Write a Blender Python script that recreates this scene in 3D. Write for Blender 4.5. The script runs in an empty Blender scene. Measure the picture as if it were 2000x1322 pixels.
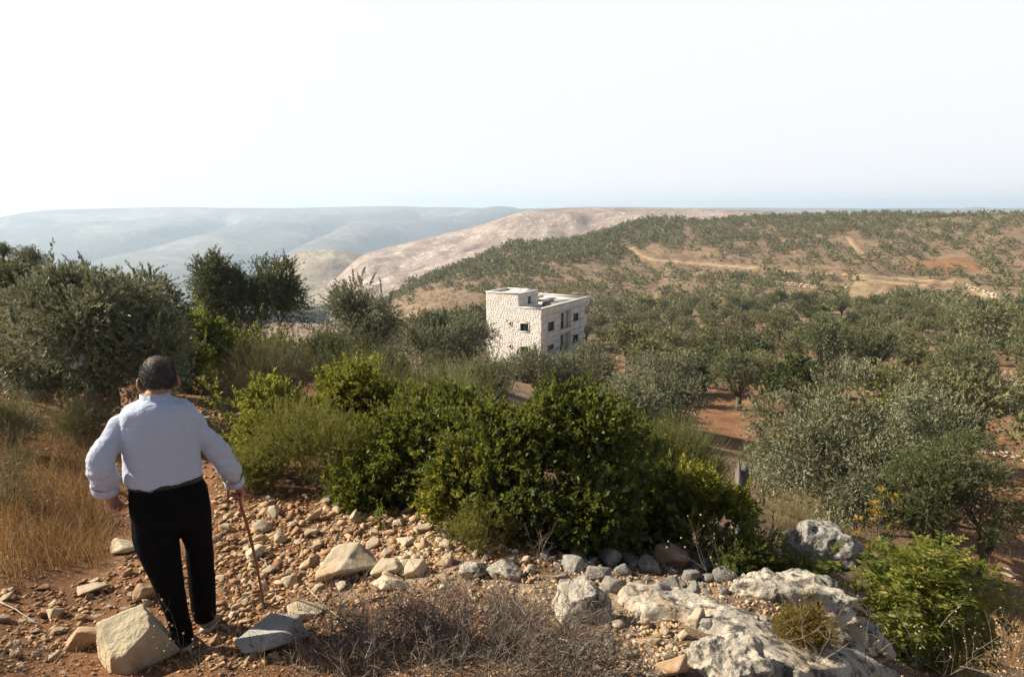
import bpy, bmesh, math, random
import numpy as np
from mathutils import Vector, Matrix

scene = bpy.context.scene
COL = scene.collection
R = math.radians

# ------------------------------------------------------------------ camera
F, PX, PY, PITCH = 1340.0, 1000.0, 760.0, R(14.6)      # focal length and principal point in photo pixels (2000 wide)
CZ = 1.6
cam_d = bpy.data.cameras.new('camera')
cam_d.sensor_width = 36.0
cam_d.lens = 36.0 * F / 2000.0
cam_d.shift_y = (PY - 661.0) / 2000.0
cam_d.clip_start = 0.05
cam_d.clip_end = 60000.0
cam = bpy.data.objects.new('camera', cam_d)
cam.location = (0, 0, CZ)
cam.rotation_euler = (R(90) - PITCH, 0, 0)
COL.objects.link(cam)
scene.camera = cam

# ------------------------------------------------------------------ sky and sun
SUN_AZ, SUN_EL = R(-78), R(36)                          # azimuth measured from the view direction, left is negative
world = bpy.data.worlds.new('World')
scene.world = world
world.use_nodes = True
wn = world.node_tree
bg = wn.nodes['Background']
sky = wn.nodes.new('ShaderNodeTexSky')
sky.sky_type = 'NISHITA'
sky.sun_disc = False
sky.sun_elevation = SUN_EL
sky.sun_rotation = SUN_AZ
sky.altitude = 500
sky.air_density = 1.0
sky.dust_density = 4.0
sky.ozone_density = 1.0
bg.inputs['Strength'].default_value = 0.05
# dusty white haze band all round the horizon, clear sky above it
_tc = wn.nodes.new('ShaderNodeTexCoord'); _sx = wn.nodes.new('ShaderNodeSeparateXYZ')
wn.links.new(_tc.outputs['Generated'], _sx.inputs[0])
_mr = wn.nodes.new('ShaderNodeMapRange'); _mr.interpolation_type = 'SMOOTHSTEP'
_mr.inputs['From Min'].default_value = 0.24; _mr.inputs['From Max'].default_value = 0.38
_mr.inputs['To Min'].default_value = 1.0; _mr.inputs['To Max'].default_value = 0.0
wn.links.new(_sx.outputs['Z'], _mr.inputs['Value'])
_mx = wn.nodes.new('ShaderNodeMix'); _mx.data_type = 'RGBA'
wn.links.new(_mr.outputs[0], _mx.inputs[0]); wn.links.new(sky.outputs['Color'], _mx.inputs[6])
_mx.inputs[7].default_value = (10.6, 10.7, 10.9, 1)
wn.links.new(_mx.outputs[2], bg.inputs['Color'])
sd = bpy.data.lights.new('sun', 'SUN')
sd.energy = 5.0
sd.angle = R(0.5)
sd.color = (1.0, 0.90, 0.74)
sun = bpy.data.objects.new('sun', sd)
tosun = Vector((math.sin(SUN_AZ) * math.cos(SUN_EL), math.cos(SUN_AZ) * math.cos(SUN_EL), math.sin(SUN_EL)))
sun.rotation_euler = (-tosun).to_track_quat('-Z', 'Y').to_euler()
sun.location = (-30, 30, 40)
COL.objects.link(sun)
vs = scene.view_settings
vs.view_transform = 'Standard'
vs.look = 'None'
vs.exposure = 0.92
vs.gamma = 1.0
vs.use_curve_mapping = False
scene.cycles.max_bounces = 6
scene.cycles.diffuse_bounces = 3
scene.cycles.volume_bounces = 1
scene.cycles.use_denoising = True

# ------------------------------------------------------------------ helpers
def rays(px, py):
    px = np.asarray(px, float); py = np.asarray(py, float)
    x = (px - PX) / F; v = (py - PY) / F
    c, s = math.cos(PITCH), math.sin(PITCH)
    d = np.stack([x, c - v * s, -s - v * c], -1)
    return d

def at(px, py, d):
    """world point on the ray of a photo pixel at horizontal distance d"""
    r = rays(px, py)
    h = np.hypot(r[..., 0], r[..., 1])
    return np.array([0, 0, CZ]) + r * (np.asarray(d, float) / h)[..., None]

def project(p):
    p = np.asarray(p, float)
    c, s = math.cos(PITCH), math.sin(PITCH)
    x, y, z = p[..., 0], p[..., 1], p[..., 2] - CZ
    dep = y * c - z * s
    v = -(z * c + y * s)
    dd = np.where(dep > 0.01, dep, 0.01)
    return PX + F * x / dd, PY + F * v / dd, dep

def _hash(ix, iy, iz, seed):
    h = (ix.astype(np.int64) * 374761393 + iy.astype(np.int64) * 668265263 + iz.astype(np.int64) * 2147483647 + seed * 974711) & 0xFFFFFFFF
    h = ((h ^ (h >> 13)) * 1274126177) & 0xFFFFFFFF
    h = ((h ^ (h >> 16)) * 2246822519) & 0xFFFFFFFF
    return ((h ^ (h >> 15)) & 0xFFFFFF) / float(0xFFFFFF) * 2 - 1

def vnoise(p, seed=0):
    p = np.asarray(p, float)
    i = np.floor(p).astype(np.int64); f = p - i
    f = f * f * (3 - 2 * f)
    r = 0
    for a in (0, 1):
        wa = f[..., 0] if a else 1 - f[..., 0]
        for b in (0, 1):
            wb = f[..., 1] if b else 1 - f[..., 1]
            for c in (0, 1):
                wc = f[..., 2] if c else 1 - f[..., 2]
                r = r + wa * wb * wc * _hash(i[..., 0] + a, i[..., 1] + b, i[..., 2] + c, seed)
    return r

def fbm(p, octv=4, seed=0):
    p = np.asarray(p, float); r = 0; a = 1.0; t = 0
    for k in range(octv):
        r = r + a * vnoise(p * (2.03 ** k) + 17.3 * k, seed + k); t += a; a *= 0.5
    return r / t

def p3(x, y, z=0.0):
    x, y = np.broadcast_arrays(np.asarray(x, float), np.asarray(y, float))
    return np.stack([x, y, np.zeros_like(x) + z], -1)

def unit(v):
    return v / np.maximum(np.linalg.norm(v, axis=-1, keepdims=True), 1e-9)

def mesh_np(name, verts, faces, mat=None, rnd=None, smooth=False, col=None):
    """faces: list of (M,k) int arrays"""
    me = bpy.data.meshes.new(name)
    verts = np.asarray(verts, np.float32).reshape(-1, 3)
    if not isinstance(faces, (list, tuple)): faces = [faces]
    faces = [np.asarray(f, np.int32) for f in faces if len(f)]
    loops = np.concatenate([f.ravel() for f in faces])
    tot = np.concatenate([np.full(len(f), f.shape[1], np.int32) for f in faces])
    start = np.concatenate([[0], np.cumsum(tot)[:-1]]).astype(np.int32)
    me.vertices.add(len(verts)); me.vertices.foreach_set('co', verts.ravel())
    me.loops.add(len(loops)); me.loops.foreach_set('vertex_index', loops)
    me.polygons.add(len(tot)); me.polygons.foreach_set('loop_start', start); me.polygons.foreach_set('loop_total', tot)
    if smooth: me.polygons.foreach_set('use_smooth', np.ones(len(tot), bool))
    me.update(calc_edges=True)
    if rnd is not None:
        a = me.attributes.new('rnd', 'FLOAT', 'FACE'); a.data.foreach_set('value', np.asarray(rnd, np.float32))
    if col is not None:
        a = me.attributes.new('zone', 'FLOAT_COLOR', 'POINT'); a.data.foreach_set('color', np.asarray(col, np.float32).ravel())
    if mat: me.materials.append(mat)
    return me

def link(name, me, parent=None, loc=None):
    o = bpy.data.objects.new(name, me); COL.objects.link(o)
    if parent is not None: o.parent = parent
    if loc is not None: o.location = loc
    return o

def tag(o, label, cat, group=None, kind=None):
    if label: o['label'] = label
    if cat: o['category'] = cat
    if group: o['group'] = group
    if kind: o['kind'] = kind
    return o

def thing(name, label, cat, loc=(0, 0, 0), rotz=0.0, group=None):
    o = bpy.data.objects.new(name, None); COL.objects.link(o)
    o.empty_display_size = 0.2
    o.location = loc; o.rotation_euler = (0, 0, rotz)
    return tag(o, label, cat, group)

def tube(pts, rad, n=5, cap=True):
    """one tube along a polyline -> verts, quads (n>=3)"""
    pts = np.asarray(pts, float); m = len(pts)
    rad = np.broadcast_to(np.asarray(rad, float), (m,))
    t = np.gradient(pts, axis=0); t = unit(t)
    ref = np.array([0.0, 0, 1]) if abs(t[0, 2]) < 0.9 else np.array([1.0, 0, 0])
    a = unit(np.cross(t, ref)); b = np.cross(t, a)
    th = np.arange(n) * 2 * math.pi / n
    v = pts[:, None] + rad[:, None, None] * (np.cos(th)[None, :, None] * a[:, None] + np.sin(th)[None, :, None] * b[:, None])
    i = np.arange(m - 1)[:, None] * n; j = np.arange(n)[None]
    q = np.stack([i + j, i + (j + 1) % n, i + n + (j + 1) % n, i + n + j], -1).reshape(-1, 4)
    v = v.reshape(-1, 3)
    if cap:
        v = np.vstack([v, pts[:1], pts[-1:]])
        k0, k1 = len(v) - 2, len(v) - 1
        j = np.arange(n)
        c0 = np.stack([np.full(n, k0), (j + 1) % n, j, j], -1)[:, :3]
        c1 = np.stack([np.full(n, k1), (m - 1) * n + j, (m - 1) * n + (j + 1) % n], -1)
        return v, [q, np.vstack([c0, c1])]
    return v, [q]

class Bag:
    """collects pieces of geometry into one mesh"""
    def __init__(s): s.v = []; s.f = {}; s.n = 0; s.r = {}
    def add(s, v, faces, rnd=None):
        if not isinstance(faces, (list, tuple)): faces = [faces]
        for f in faces:
            f = np.asarray(f)
            if len(f) == 0: continue
            k = f.shape[1]
            s.f.setdefault(k, []).append(f + s.n)
            rr = np.zeros(len(f)) if rnd is None else (np.full(len(f), rnd) if np.isscalar(rnd) else np.asarray(rnd))
            s.r.setdefault(k, []).append(rr)
        s.v.append(np.asarray(v, float).reshape(-1, 3)); s.n += len(s.v[-1])
    def tube(s, pts, rad, n=5, rnd=None): s.add(*tube(pts, rad, n), rnd=rnd)
    def box(s, lo, hi, M=None, rnd=None):
        lo = np.array(lo, float); hi = np.array(hi, float)
        c = np.array([[x, y, z] for z in (0, 1) for y in (0, 1) for x in (0, 1)], float)
        v = lo + c * (hi - lo)
        if M is not None: v = v @ M[0].T + M[1]
        s.add(v, np.array([[0, 2, 3, 1], [4, 5, 7, 6], [0, 1, 5, 4], [2, 6, 7, 3], [0, 4, 6, 2], [1, 3, 7, 5]]), rnd)
    def mesh(s, name, mat=None, smooth=False):
        ks = sorted(s.f)
        return mesh_np(name, np.vstack(s.v), [np.vstack(s.f[k]) for k in ks], mat, np.concatenate([np.concatenate(s.r[k]) for k in ks]), smooth)

# ------------------------------------------------------------------ materials
def new_mat(name):
    m = bpy.data.materials.new(name); m.use_nodes = True
    nt = m.node_tree; nt.nodes.clear()
    out = nt.nodes.new('ShaderNodeOutputMaterial')
    return m, nt, out

def N(nt, typ, **kw):
    n = nt.nodes.new(typ)
    for k, v in kw.items(): setattr(n, k, v)
    return n

def ramp(nt, fac, stops):
    r = nt.nodes.new('ShaderNodeValToRGB')
    e = r.color_ramp.elements
    while len(e) < len(stops): e.new(0.5)
    for el, (p, c) in zip(e, stops):
        el.position = p; el.color = (*c, 1)
    nt.links.new(fac, r.inputs['Fac'])
    return r.outputs['Color']

def noise(nt, scale, detail=4, rough=0.55, coord='Object', dist=0.0, vec=None):
    if vec is None:
        tc = nt.nodes.new('ShaderNodeTexCoord'); vec = tc.outputs[coord]
    n = nt.nodes.new('ShaderNodeTexNoise')
    n.inputs['Scale'].default_value = scale; n.inputs['Detail'].default_value = detail
    n.inputs['Roughness'].default_value = rough; n.inputs['Distortion'].default_value = dist
    nt.links.new(vec, n.inputs['Vector'])
    return n.outputs['Fac']

def mix(nt, fac, a, b, blend='MIX'):
    m = nt.nodes.new('ShaderNodeMix'); m.data_type = 'RGBA'; m.blend_type = blend; m.clamp_factor = True
    for s, v in ((m.inputs[0], fac), (m.inputs[6], a), (m.inputs[7], b)):
        if hasattr(v, 'is_linked') or isinstance(v, bpy.types.NodeSocket): nt.links.new(v, s)
        elif isinstance(v, (int, float)): s.default_value = v
        else: s.default_value = (*v, 1)
    return m.outputs[2]

def math_n(nt, op, a, b=0.0, clamp=False):
    m = nt.nodes.new('ShaderNodeMath'); m.operation = op; m.use_clamp = clamp
    for s, v in ((m.inputs[0], a), (m.inputs[1], b)):
        if isinstance(v, bpy.types.NodeSocket): nt.links.new(v, s)
        else: s.default_value = v
    return m.outputs[0]

def bump(nt, h, strength=0.5, dist=0.02):
    b = nt.nodes.new('ShaderNodeBump'); b.inputs['Strength'].default_value = strength; b.inputs['Distance'].default_value = dist
    nt.links.new(h, b.inputs['Height'])
    return b.outputs['Normal']

def pbsdf(nt, out, color, rough=0.8, spec=0.3, normal=None):
    p = nt.nodes.new('ShaderNodeBsdfPrincipled')
    if isinstance(color, bpy.types.NodeSocket): nt.links.new(color, p.inputs['Base Color'])
    else: p.inputs['Base Color'].default_value = (*color, 1)
    p.inputs['Roughness'].default_value = rough
    p.inputs['Specular IOR Level'].default_value = spec
    if normal is not None: nt.links.new(normal, p.inputs['Normal'])
    if out is not None: nt.links.new(p.outputs[0], out.inputs['Surface'])
    return p

def simple_mat(name, color, rough=0.8, spec=0.3, var=0.15, scale=6.0):
    m, nt, out = new_mat(name)
    n = noise(nt, scale)
    c = tuple(color)
    col = ramp(nt, n, [(0.25, tuple(x * (1 - var) for x in c)), (0.75, tuple(min(1, x * (1 + var)) for x in c))])
    pbsdf(nt, out, col, rough, spec)
    return m

def leaf_mat(name, stops, under=None, trans=0.3, rough=0.45, spec=0.35, objvar=0.25):
    m, nt, out = new_mat(name)
    at_ = N(nt, 'ShaderNodeAttribute', attribute_name='rnd')
    col = ramp(nt, at_.outputs['Fac'], stops)
    oi = N(nt, 'ShaderNodeObjectInfo')
    hv = N(nt, 'ShaderNodeHueSaturation')
    v = math_n(nt, 'MULTIPLY_ADD', oi.outputs['Random'], objvar)
    v.node.inputs[2].default_value = 1 - objvar / 2
    nt.links.new(v, hv.inputs['Value']); nt.links.new(col, hv.inputs['Color'])
    col = hv.outputs['Color']
    if under is not None:
        ge = N(nt, 'ShaderNodeNewGeometry')
        col = mix(nt, ge.outputs['Backfacing'], col, under)
    p = pbsdf(nt, None, col, rough, spec)
    t = N(nt, 'ShaderNodeBsdfTranslucent')
    tcol = mix(nt, 0.55, col, (0.36, 0.38, 0.05), 'MIX') if under is None else col
    nt.links.new(tcol, t.inputs['Color'])
    ms = N(nt, 'ShaderNodeMixShader'); ms.inputs[0].default_value = trans
    nt.links.new(p.outputs[0], ms.inputs[1]); nt.links.new(t.outputs[0], ms.inputs[2])
    nt.links.new(ms.outputs[0], out.inputs['Surface'])
    return m

def straw_mat(name, stops, trans=0.2):
    m, nt, out = new_mat(name)
    at_ = N(nt, 'ShaderNodeAttribute', attribute_name='rnd')
    col = ramp(nt, at_.outputs['Fac'], stops)
    p = pbsdf(nt, None, col, 0.7, 0.2)
    t = N(nt, 'ShaderNodeBsdfTranslucent'); nt.links.new(col, t.inputs['Color'])
    ms = N(nt, 'ShaderNodeMixShader'); ms.inputs[0].default_value = trans
    nt.links.new(p.outputs[0], ms.inputs[1]); nt.links.new(t.outputs[0], ms.inputs[2])
    nt.links.new(ms.outputs[0], out.inputs['Surface'])
    return m

def stone_mat(name, light=(0.56, 0.49, 0.38), dark=(0.30, 0.26, 0.21), earth=(0.40, 0.19, 0.08), earth_amt=0.35, scale=3.0, lichen=0.0, bscale=14.0, bdist=0.03, objvar=True):
    m, nt, out = new_mat(name)
    n1 = noise(nt, scale, 6, 0.6)
    col = ramp(nt, n1, [(0.32, dark), (0.55, light), (0.8, tuple(min(1, c * 1.15) for c in light))])
    n2 = noise(nt, scale * 0.55, 4, 0.6, dist=0.5)
    e = math_n(nt, 'SUBTRACT', n2, 0.62 - earth_amt * 0.35)
    e = math_n(nt, 'MULTIPLY', e, 6.0, True)
    if objvar:
        oi = N(nt, 'ShaderNodeObjectInfo')
        rr = math_n(nt, 'POWER', oi.outputs['Random'], 0.7)
        e = math_n(nt, 'MULTIPLY', e, rr, True)
        hs = N(nt, 'ShaderNodeHueSaturation')
        v = math_n(nt, 'MULTIPLY_ADD', oi.outputs['Random'], -0.35); v.node.inputs[2].default_value = 1.12
        nt.links.new(v, hs.inputs['Value']); nt.links.new(col, hs.inputs['Color']); col = hs.outputs['Color']
    col = mix(nt, e, col, earth)
    if lichen > 0:
        n3 = noise(nt, scale * 3.2, 5, 0.7)
        l = math_n(nt, 'MULTIPLY', math_n(nt, 'SUBTRACT', n3, 0.585 - 0.1 * lichen), 9.0, True)
        l = math_n(nt, 'MULTIPLY', l, lichen)
        col = mix(nt, l, col, (0.09, 0.085, 0.075))
    h1 = noise(nt, bscale, 8, 0.65)
    vo = nt.nodes.new('ShaderNodeTexVoronoi'); vo.inputs['Scale'].default_value = bscale * 0.8
    tc = nt.nodes.new('ShaderNodeTexCoord'); nt.links.new(tc.outputs['Object'], vo.inputs['Vector'])
    h = math_n(nt, 'ADD', h1, math_n(nt, 'MULTIPLY', vo.outputs['Distance'], 0.35))
    pbsdf(nt, out, col, 0.9, 0.15, bump(nt, h, 0.7, bdist))
    return m

def bark_mat(name, a=(0.05, 0.035, 0.025), b=(0.17, 0.13, 0.10)):
    m, nt, out = new_mat(name)
    tc = nt.nodes.new('ShaderNodeTexCoord'); mp = nt.nodes.new('ShaderNodeMapping'); mp.inputs['Scale'].default_value = (9, 9, 2)
    nt.links.new(tc.outputs['Object'], mp.inputs['Vector'])
    n = noise(nt, 1.5, 6, 0.65, vec=mp.outputs[0])
    col = ramp(nt, n, [(0.3, a), (0.7, b)])
    pbsdf(nt, out, col, 0.9, 0.1, bump(nt, n, 0.8, 0.03))
    return m
# ------------------------------------------------------------------ terrain height
# control points: photo column, list of (horizontal distance, tangent of the angle below the horizontal)
CTRL = {
 -500: [(3, .58), (5, .46), (9, .28), (13, .19), (20, .13), (30, .06), (40, .015), (60, .05), (120, .13), (300, .15), (600, .1)],
 -150: [(2.9, .66), (4.5, .52), (6.5, .38), (9, .27), (12, .215), (20, .14), (30, .08), (40, .038), (60, .09), (120, .20), (250, .2), (600, .12)],
 0: [(2.9, .75), (4.5, .56), (6.5, .41), (9, .295), (12, .24), (20, .155), (30, .09), (40, .058), (60, .12), (120, .22), (250, .21), (600, .13)],
 110: [(2.95, .76), (4.5, .57), (6.5, .43), (9, .315), (12, .26), (20, .18), (30, .12), (40, .09), (60, .16), (120, .24), (250, .22), (600, .14)],
 300: [(3.0, .763), (3.45, .704), (4.4, .60), (6, .461), (8, .37), (11, .29), (13.5, .245), (20, .22), (30, .22), (60, .25), (120, .25), (250, .22), (600, .15)],
 560: [(3.05, .763), (4, .65), (5, .55), (6.5, .44), (9, .345), (13, .28), (20, .225), (30, .195), (45, .22), (80, .25), (140, .235), (250, .21), (600, .15)],
 780: [(3.05, .763), (4, .64), (5, .54), (6.5, .445), (9, .365), (13, .30), (20, .245), (30, .215), (50, .225), (90, .225), (140, .19), (200, .155), (260, .125), (320, .115), (450, .15), (600, .16)],
 1000: [(3.05, .763), (4, .635), (5.2, .525), (8, .40), (12, .33), (25, .27), (45, .235), (90, .222), (130, .172), (180, .138), (260, .085), (330, .054), (420, .08), (600, .12)],
 1250: [(3.05, .763), (4, .645), (4.8, .575), (7, .485), (10, .425), (20, .355), (40, .285), (65, .235), (90, .205), (130, .172), (200, .125), (280, .072), (360, .036), (430, .017), (520, .045), (620, .08)],
 1500: [(3.05, .763), (4, .645), (4.5, .59), (6, .535), (8, .49), (16, .425), (25, .365), (42, .291), (65, .235), (100, .187), (150, .142), (220, .100), (300, .055), (380, .023), (450, .008), (620, .03)],
 1750: [(3.05, .765), (4.2, .665), (6, .60), (8, .555), (16, .46), (25, .39), (40, .305), (60, .24), (90, .195), (140, .143), (200, .108), (300, .052), (400, .014), (460, .006), (620, .03)],
 2000: [(3.05, .767), (4.5, .68), (8, .585), (16, .48), (25, .40), (40, .31), (60, .24), (90, .19), (140, .14), (200, .105), (300, .05), (400, .012), (460, .005), (620, .03)],
 2400: [(3.05, .77), (4.5, .69), (8, .59), (16, .49), (25, .405), (40, .31), (60, .24), (90, .19), (140, .14), (200, .10), (300, .045), (400, .006), (460, .0), (620, .02)],
}
_P, _V = [], []
for cx, lst in CTRL.items():
    for d, t in lst:
        py = PY + F * math.tan(math.atan(t) - PITCH)
        r = rays(cx, py)
        _P.append((math.atan2(r[0], r[1]) * 3.2, math.log(d))); _V.append(t)
for a in np.linspace(-0.85, 0.85, 12):
    _P.append((a * 3.2, math.log(1.5))); _V.append((CZ + 0.2 - 0.03) / 1.5)
_P = np.array(_P); _V = np.array(_V)

def _phi(r2): return 0.5 * r2 * np.log(r2 + 1e-12)
def _tps_fit(P, V, lam):
    n = len(P)
    K = _phi(((P[:, None] - P[None]) ** 2).sum(-1)) + lam * np.eye(n)
    A = np.hstack([np.ones((n, 1)), P])
    M = np.block([[K, A], [A.T, np.zeros((3, 3))]])
    return np.linalg.solve(M, np.concatenate([V, np.zeros(3)]))
_W = _tps_fit(_P, _V, 2e-4)
def _tps(q):
    out = np.empty(len(q))
    for i in range(0, len(q), 20000):
        b = q[i:i + 20000]
        K = _phi(((b[:, None] - _P[None]) ** 2).sum(-1))
        out[i:i + 20000] = K @ _W[:len(_P)] + _W[-3] + b @ _W[-2:]
    return out

_d = np.exp(np.linspace(math.log(0.5), math.log(600.0), 370))
_front = np.radians(np.arange(-50, 50.01, 0.28))
_back = np.radians(np.arange(54, 307, 4.0))
_az = np.concatenate([_front, _back])            # -50 .. 306 degrees, closed by wrapping
NA, ND = len(_az), len(_d)
_AA, _DD = np.meshgrid(_az, _d, indexing='ij')
_lim = R(48)
_ac = np.clip(_AA, -_lim, _lim)
_dd = np.clip(_DD, 1.5, 600)
_tt = np.empty_like(_AA)
_fm = slice(0, len(_front))
_tt[_fm] = _tps(np.stack([_ac[_fm].ravel() * 3.2, np.log(_dd[_fm]).ravel()], -1)).reshape(-1, ND)
_tl, _tr = _tt[0], _tt[len(_front) - 1]
for k in range(len(_front), NA):
    w = (_az[k] - R(50)) / R(260)
    w = w * w * (3 - 2 * w)
    _tt[k] = _tr * (1 - w) + _tl * w
_ZZ = CZ - _tt * _dd
_near = np.clip(_DD / 1.5, 0, 1)
_ZZ = np.where(_DD < 1.5, -0.03 * 0 + (_ZZ) * _near, _ZZ)
_GX = np.sin(_AA) * _DD; _GY = np.cos(_AA) * _DD
_G = p3(_GX, _GY)
# natural roughness, larger with distance; terraces in the orchards across the valley
_amp = np.interp(_DD, [0, 3, 8, 20, 60, 150, 600], [.015, .03, .06, .14, .35, .9, 1.5])
_ZZ = _ZZ + _amp * 0.9 * fbm(_G * 0.5, 4, 3) * np.interp(_DD, [0, 6, 30], [1, 1, .5])
_ZZ = _ZZ + np.interp(_DD, [20, 60, 200], [0, .35, 1.6]) * fbm(_G * 0.045, 3, 9)
_ZZ = _ZZ + 0.02 * fbm(_G * 4.0, 3, 21) * np.clip(1.5 - _DD / 20, 0, 1)
_ZZ = _ZZ + 0.013 * fbm(_G * 11.0, 2, 22) * np.clip(1.5 - _DD / 8, 0, 1)
_st = 1.7
_q = _ZZ / _st + 0.35 * fbm(_G * 0.02, 2, 31)
_fr = _q - np.floor(_q)
_stepz = (np.floor(_q) + np.clip((_fr - 0.5) * 3.2 + 0.5, 0, 1)) * _st - 0.35 * fbm(_G * 0.02, 2, 31) * _st
_wt = np.interp(_DD, [28, 45, 110, 300, 480], [0, .75, .65, .5, .0]) * np.clip((_AA - R(-3)) / R(8), 0, 1) * (_AA < R(60))
_ZZ = _ZZ * (1 - _wt) + _stepz * _wt

_lnd0, _lnd1 = math.log(_d[0]), math.log(_d[-1])
def gz(x, y):
    """height of the ground mesh at x, y"""
    x = np.asarray(x, float); y = np.asarray(y, float)
    a = np.arctan2(x, y); a = np.where(a < _az[0], a + 2 * math.pi, a)
    ai = np.interp(a, np.append(_az, _az[0] + 2 * math.pi), np.arange(NA + 1))
    di = np.clip((np.log(np.maximum(np.hypot(x, y), 0.5)) - _lnd0) / (_lnd1 - _lnd0) * (ND - 1), 0, ND - 1.001)
    i = np.floor(ai).astype(int); fa = ai - i; i = i % NA; i2 = (i + 1) % NA
    j = np.floor(di).astype(int); fd = di - j
    return (_ZZ[i, j] * (1 - fa) + _ZZ[i2, j] * fa) * (1 - fd) + (_ZZ[i, j + 1] * (1 - fa) + _ZZ[i2, j + 1] * fa) * fd

_steps = np.exp(np.linspace(math.log(1.6), math.log(590), 700))
def hit(px, py):
    """where the ray of a photo pixel meets the ground; returns (n,3), nan where it does not"""
    r = np.atleast_2d(rays(px, py)).reshape(-1, 3)
    h = np.hypot(r[:, 0], r[:, 1]); r = r / h[:, None]
    out = np.full((len(r), 3), np.nan); done = np.zeros(len(r), bool)
    prev = np.full(len(r), 1.6)
    for s in _steps:
        p = r * s + np.array([0, 0, CZ])
        below = (p[:, 2] <= gz(p[:, 0], p[:, 1])) & ~done
        if below.any():
            lo = prev[below].copy(); hi = np.full(below.sum(), s); rr = r[below]
            for _ in range(12):
                mid = (lo + hi) / 2
                q = rr * mid[:, None] + np.array([0, 0, CZ])
                u = q[:, 2] <= gz(q[:, 0], q[:, 1])
                hi = np.where(u, mid, hi); lo = np.where(u, lo, mid)
            q = rr * hi[:, None] + np.array([0, 0, CZ]); q[:, 2] = gz(q[:, 0], q[:, 1])
            out[below] = q; done |= below
        prev = np.where(done, prev, s)
        if done.all(): break
    return out

def hit1(px, py): return hit([px], [py])[0]

def inpoly(px, py, poly):
    px = np.asarray(px); py = np.asarray(py); c = np.zeros(px.shape, bool)
    n = len(poly)
    for i in range(n):
        x0, y0 = poly[i]; x1, y1 = poly[(i + 1) % n]
        if y0 == y1: continue
        m = ((y0 > py) != (y1 > py)) & (px < (x1 - x0) * (py - y0) / (y1 - y0) + x0)
        c ^= m
    return c

def polydist(px, py, line):
    px = np.asarray(px, float); py = np.asarray(py, float); best = np.full(px.shape, 1e9)
    for (x0, y0), (x1, y1) in zip(line[:-1], line[1:]):
        dx, dy = x1 - x0, y1 - y0
        t = np.clip(((px - x0) * dx + (py - y0) * dy) / (dx * dx + dy * dy), 0, 1)
        best = np.minimum(best, np.hypot(px - x0 - t * dx, py - y0 - t * dy))
    return best

def smooth01(x): 
    x = np.clip(x, 0, 1); return x * x * (3 - 2 * x)

PATH = [(405, 735), (475, 760), (440, 900), (560, 955), (850, 1010), (1000, 1080), (1230, 1110), (1440, 1150), (1330, 1240), (1330, 1340), (-60, 1340), (-60, 1270), (200, 1130), (262, 1060), (390, 900), (365, 800)]
TRACKS = [
    [(1215, 474), (1232, 484), (1250, 499), (1275, 508), (1330, 512), (1400, 518), (1500, 527), (1560, 531), (1640, 536)],
    [(1650, 541), (1690, 546), (1740, 552), (1820, 559)],
    [(1640, 536), (1720, 541), (1800, 548), (1870, 552)],
    [(1660, 598), (1668, 580), (1676, 562), (1690, 548)],
    [(1895, 566), (1930, 578), (1990, 590)],
    [(1655, 462), (1672, 484), (1690, 505)],
]
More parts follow.
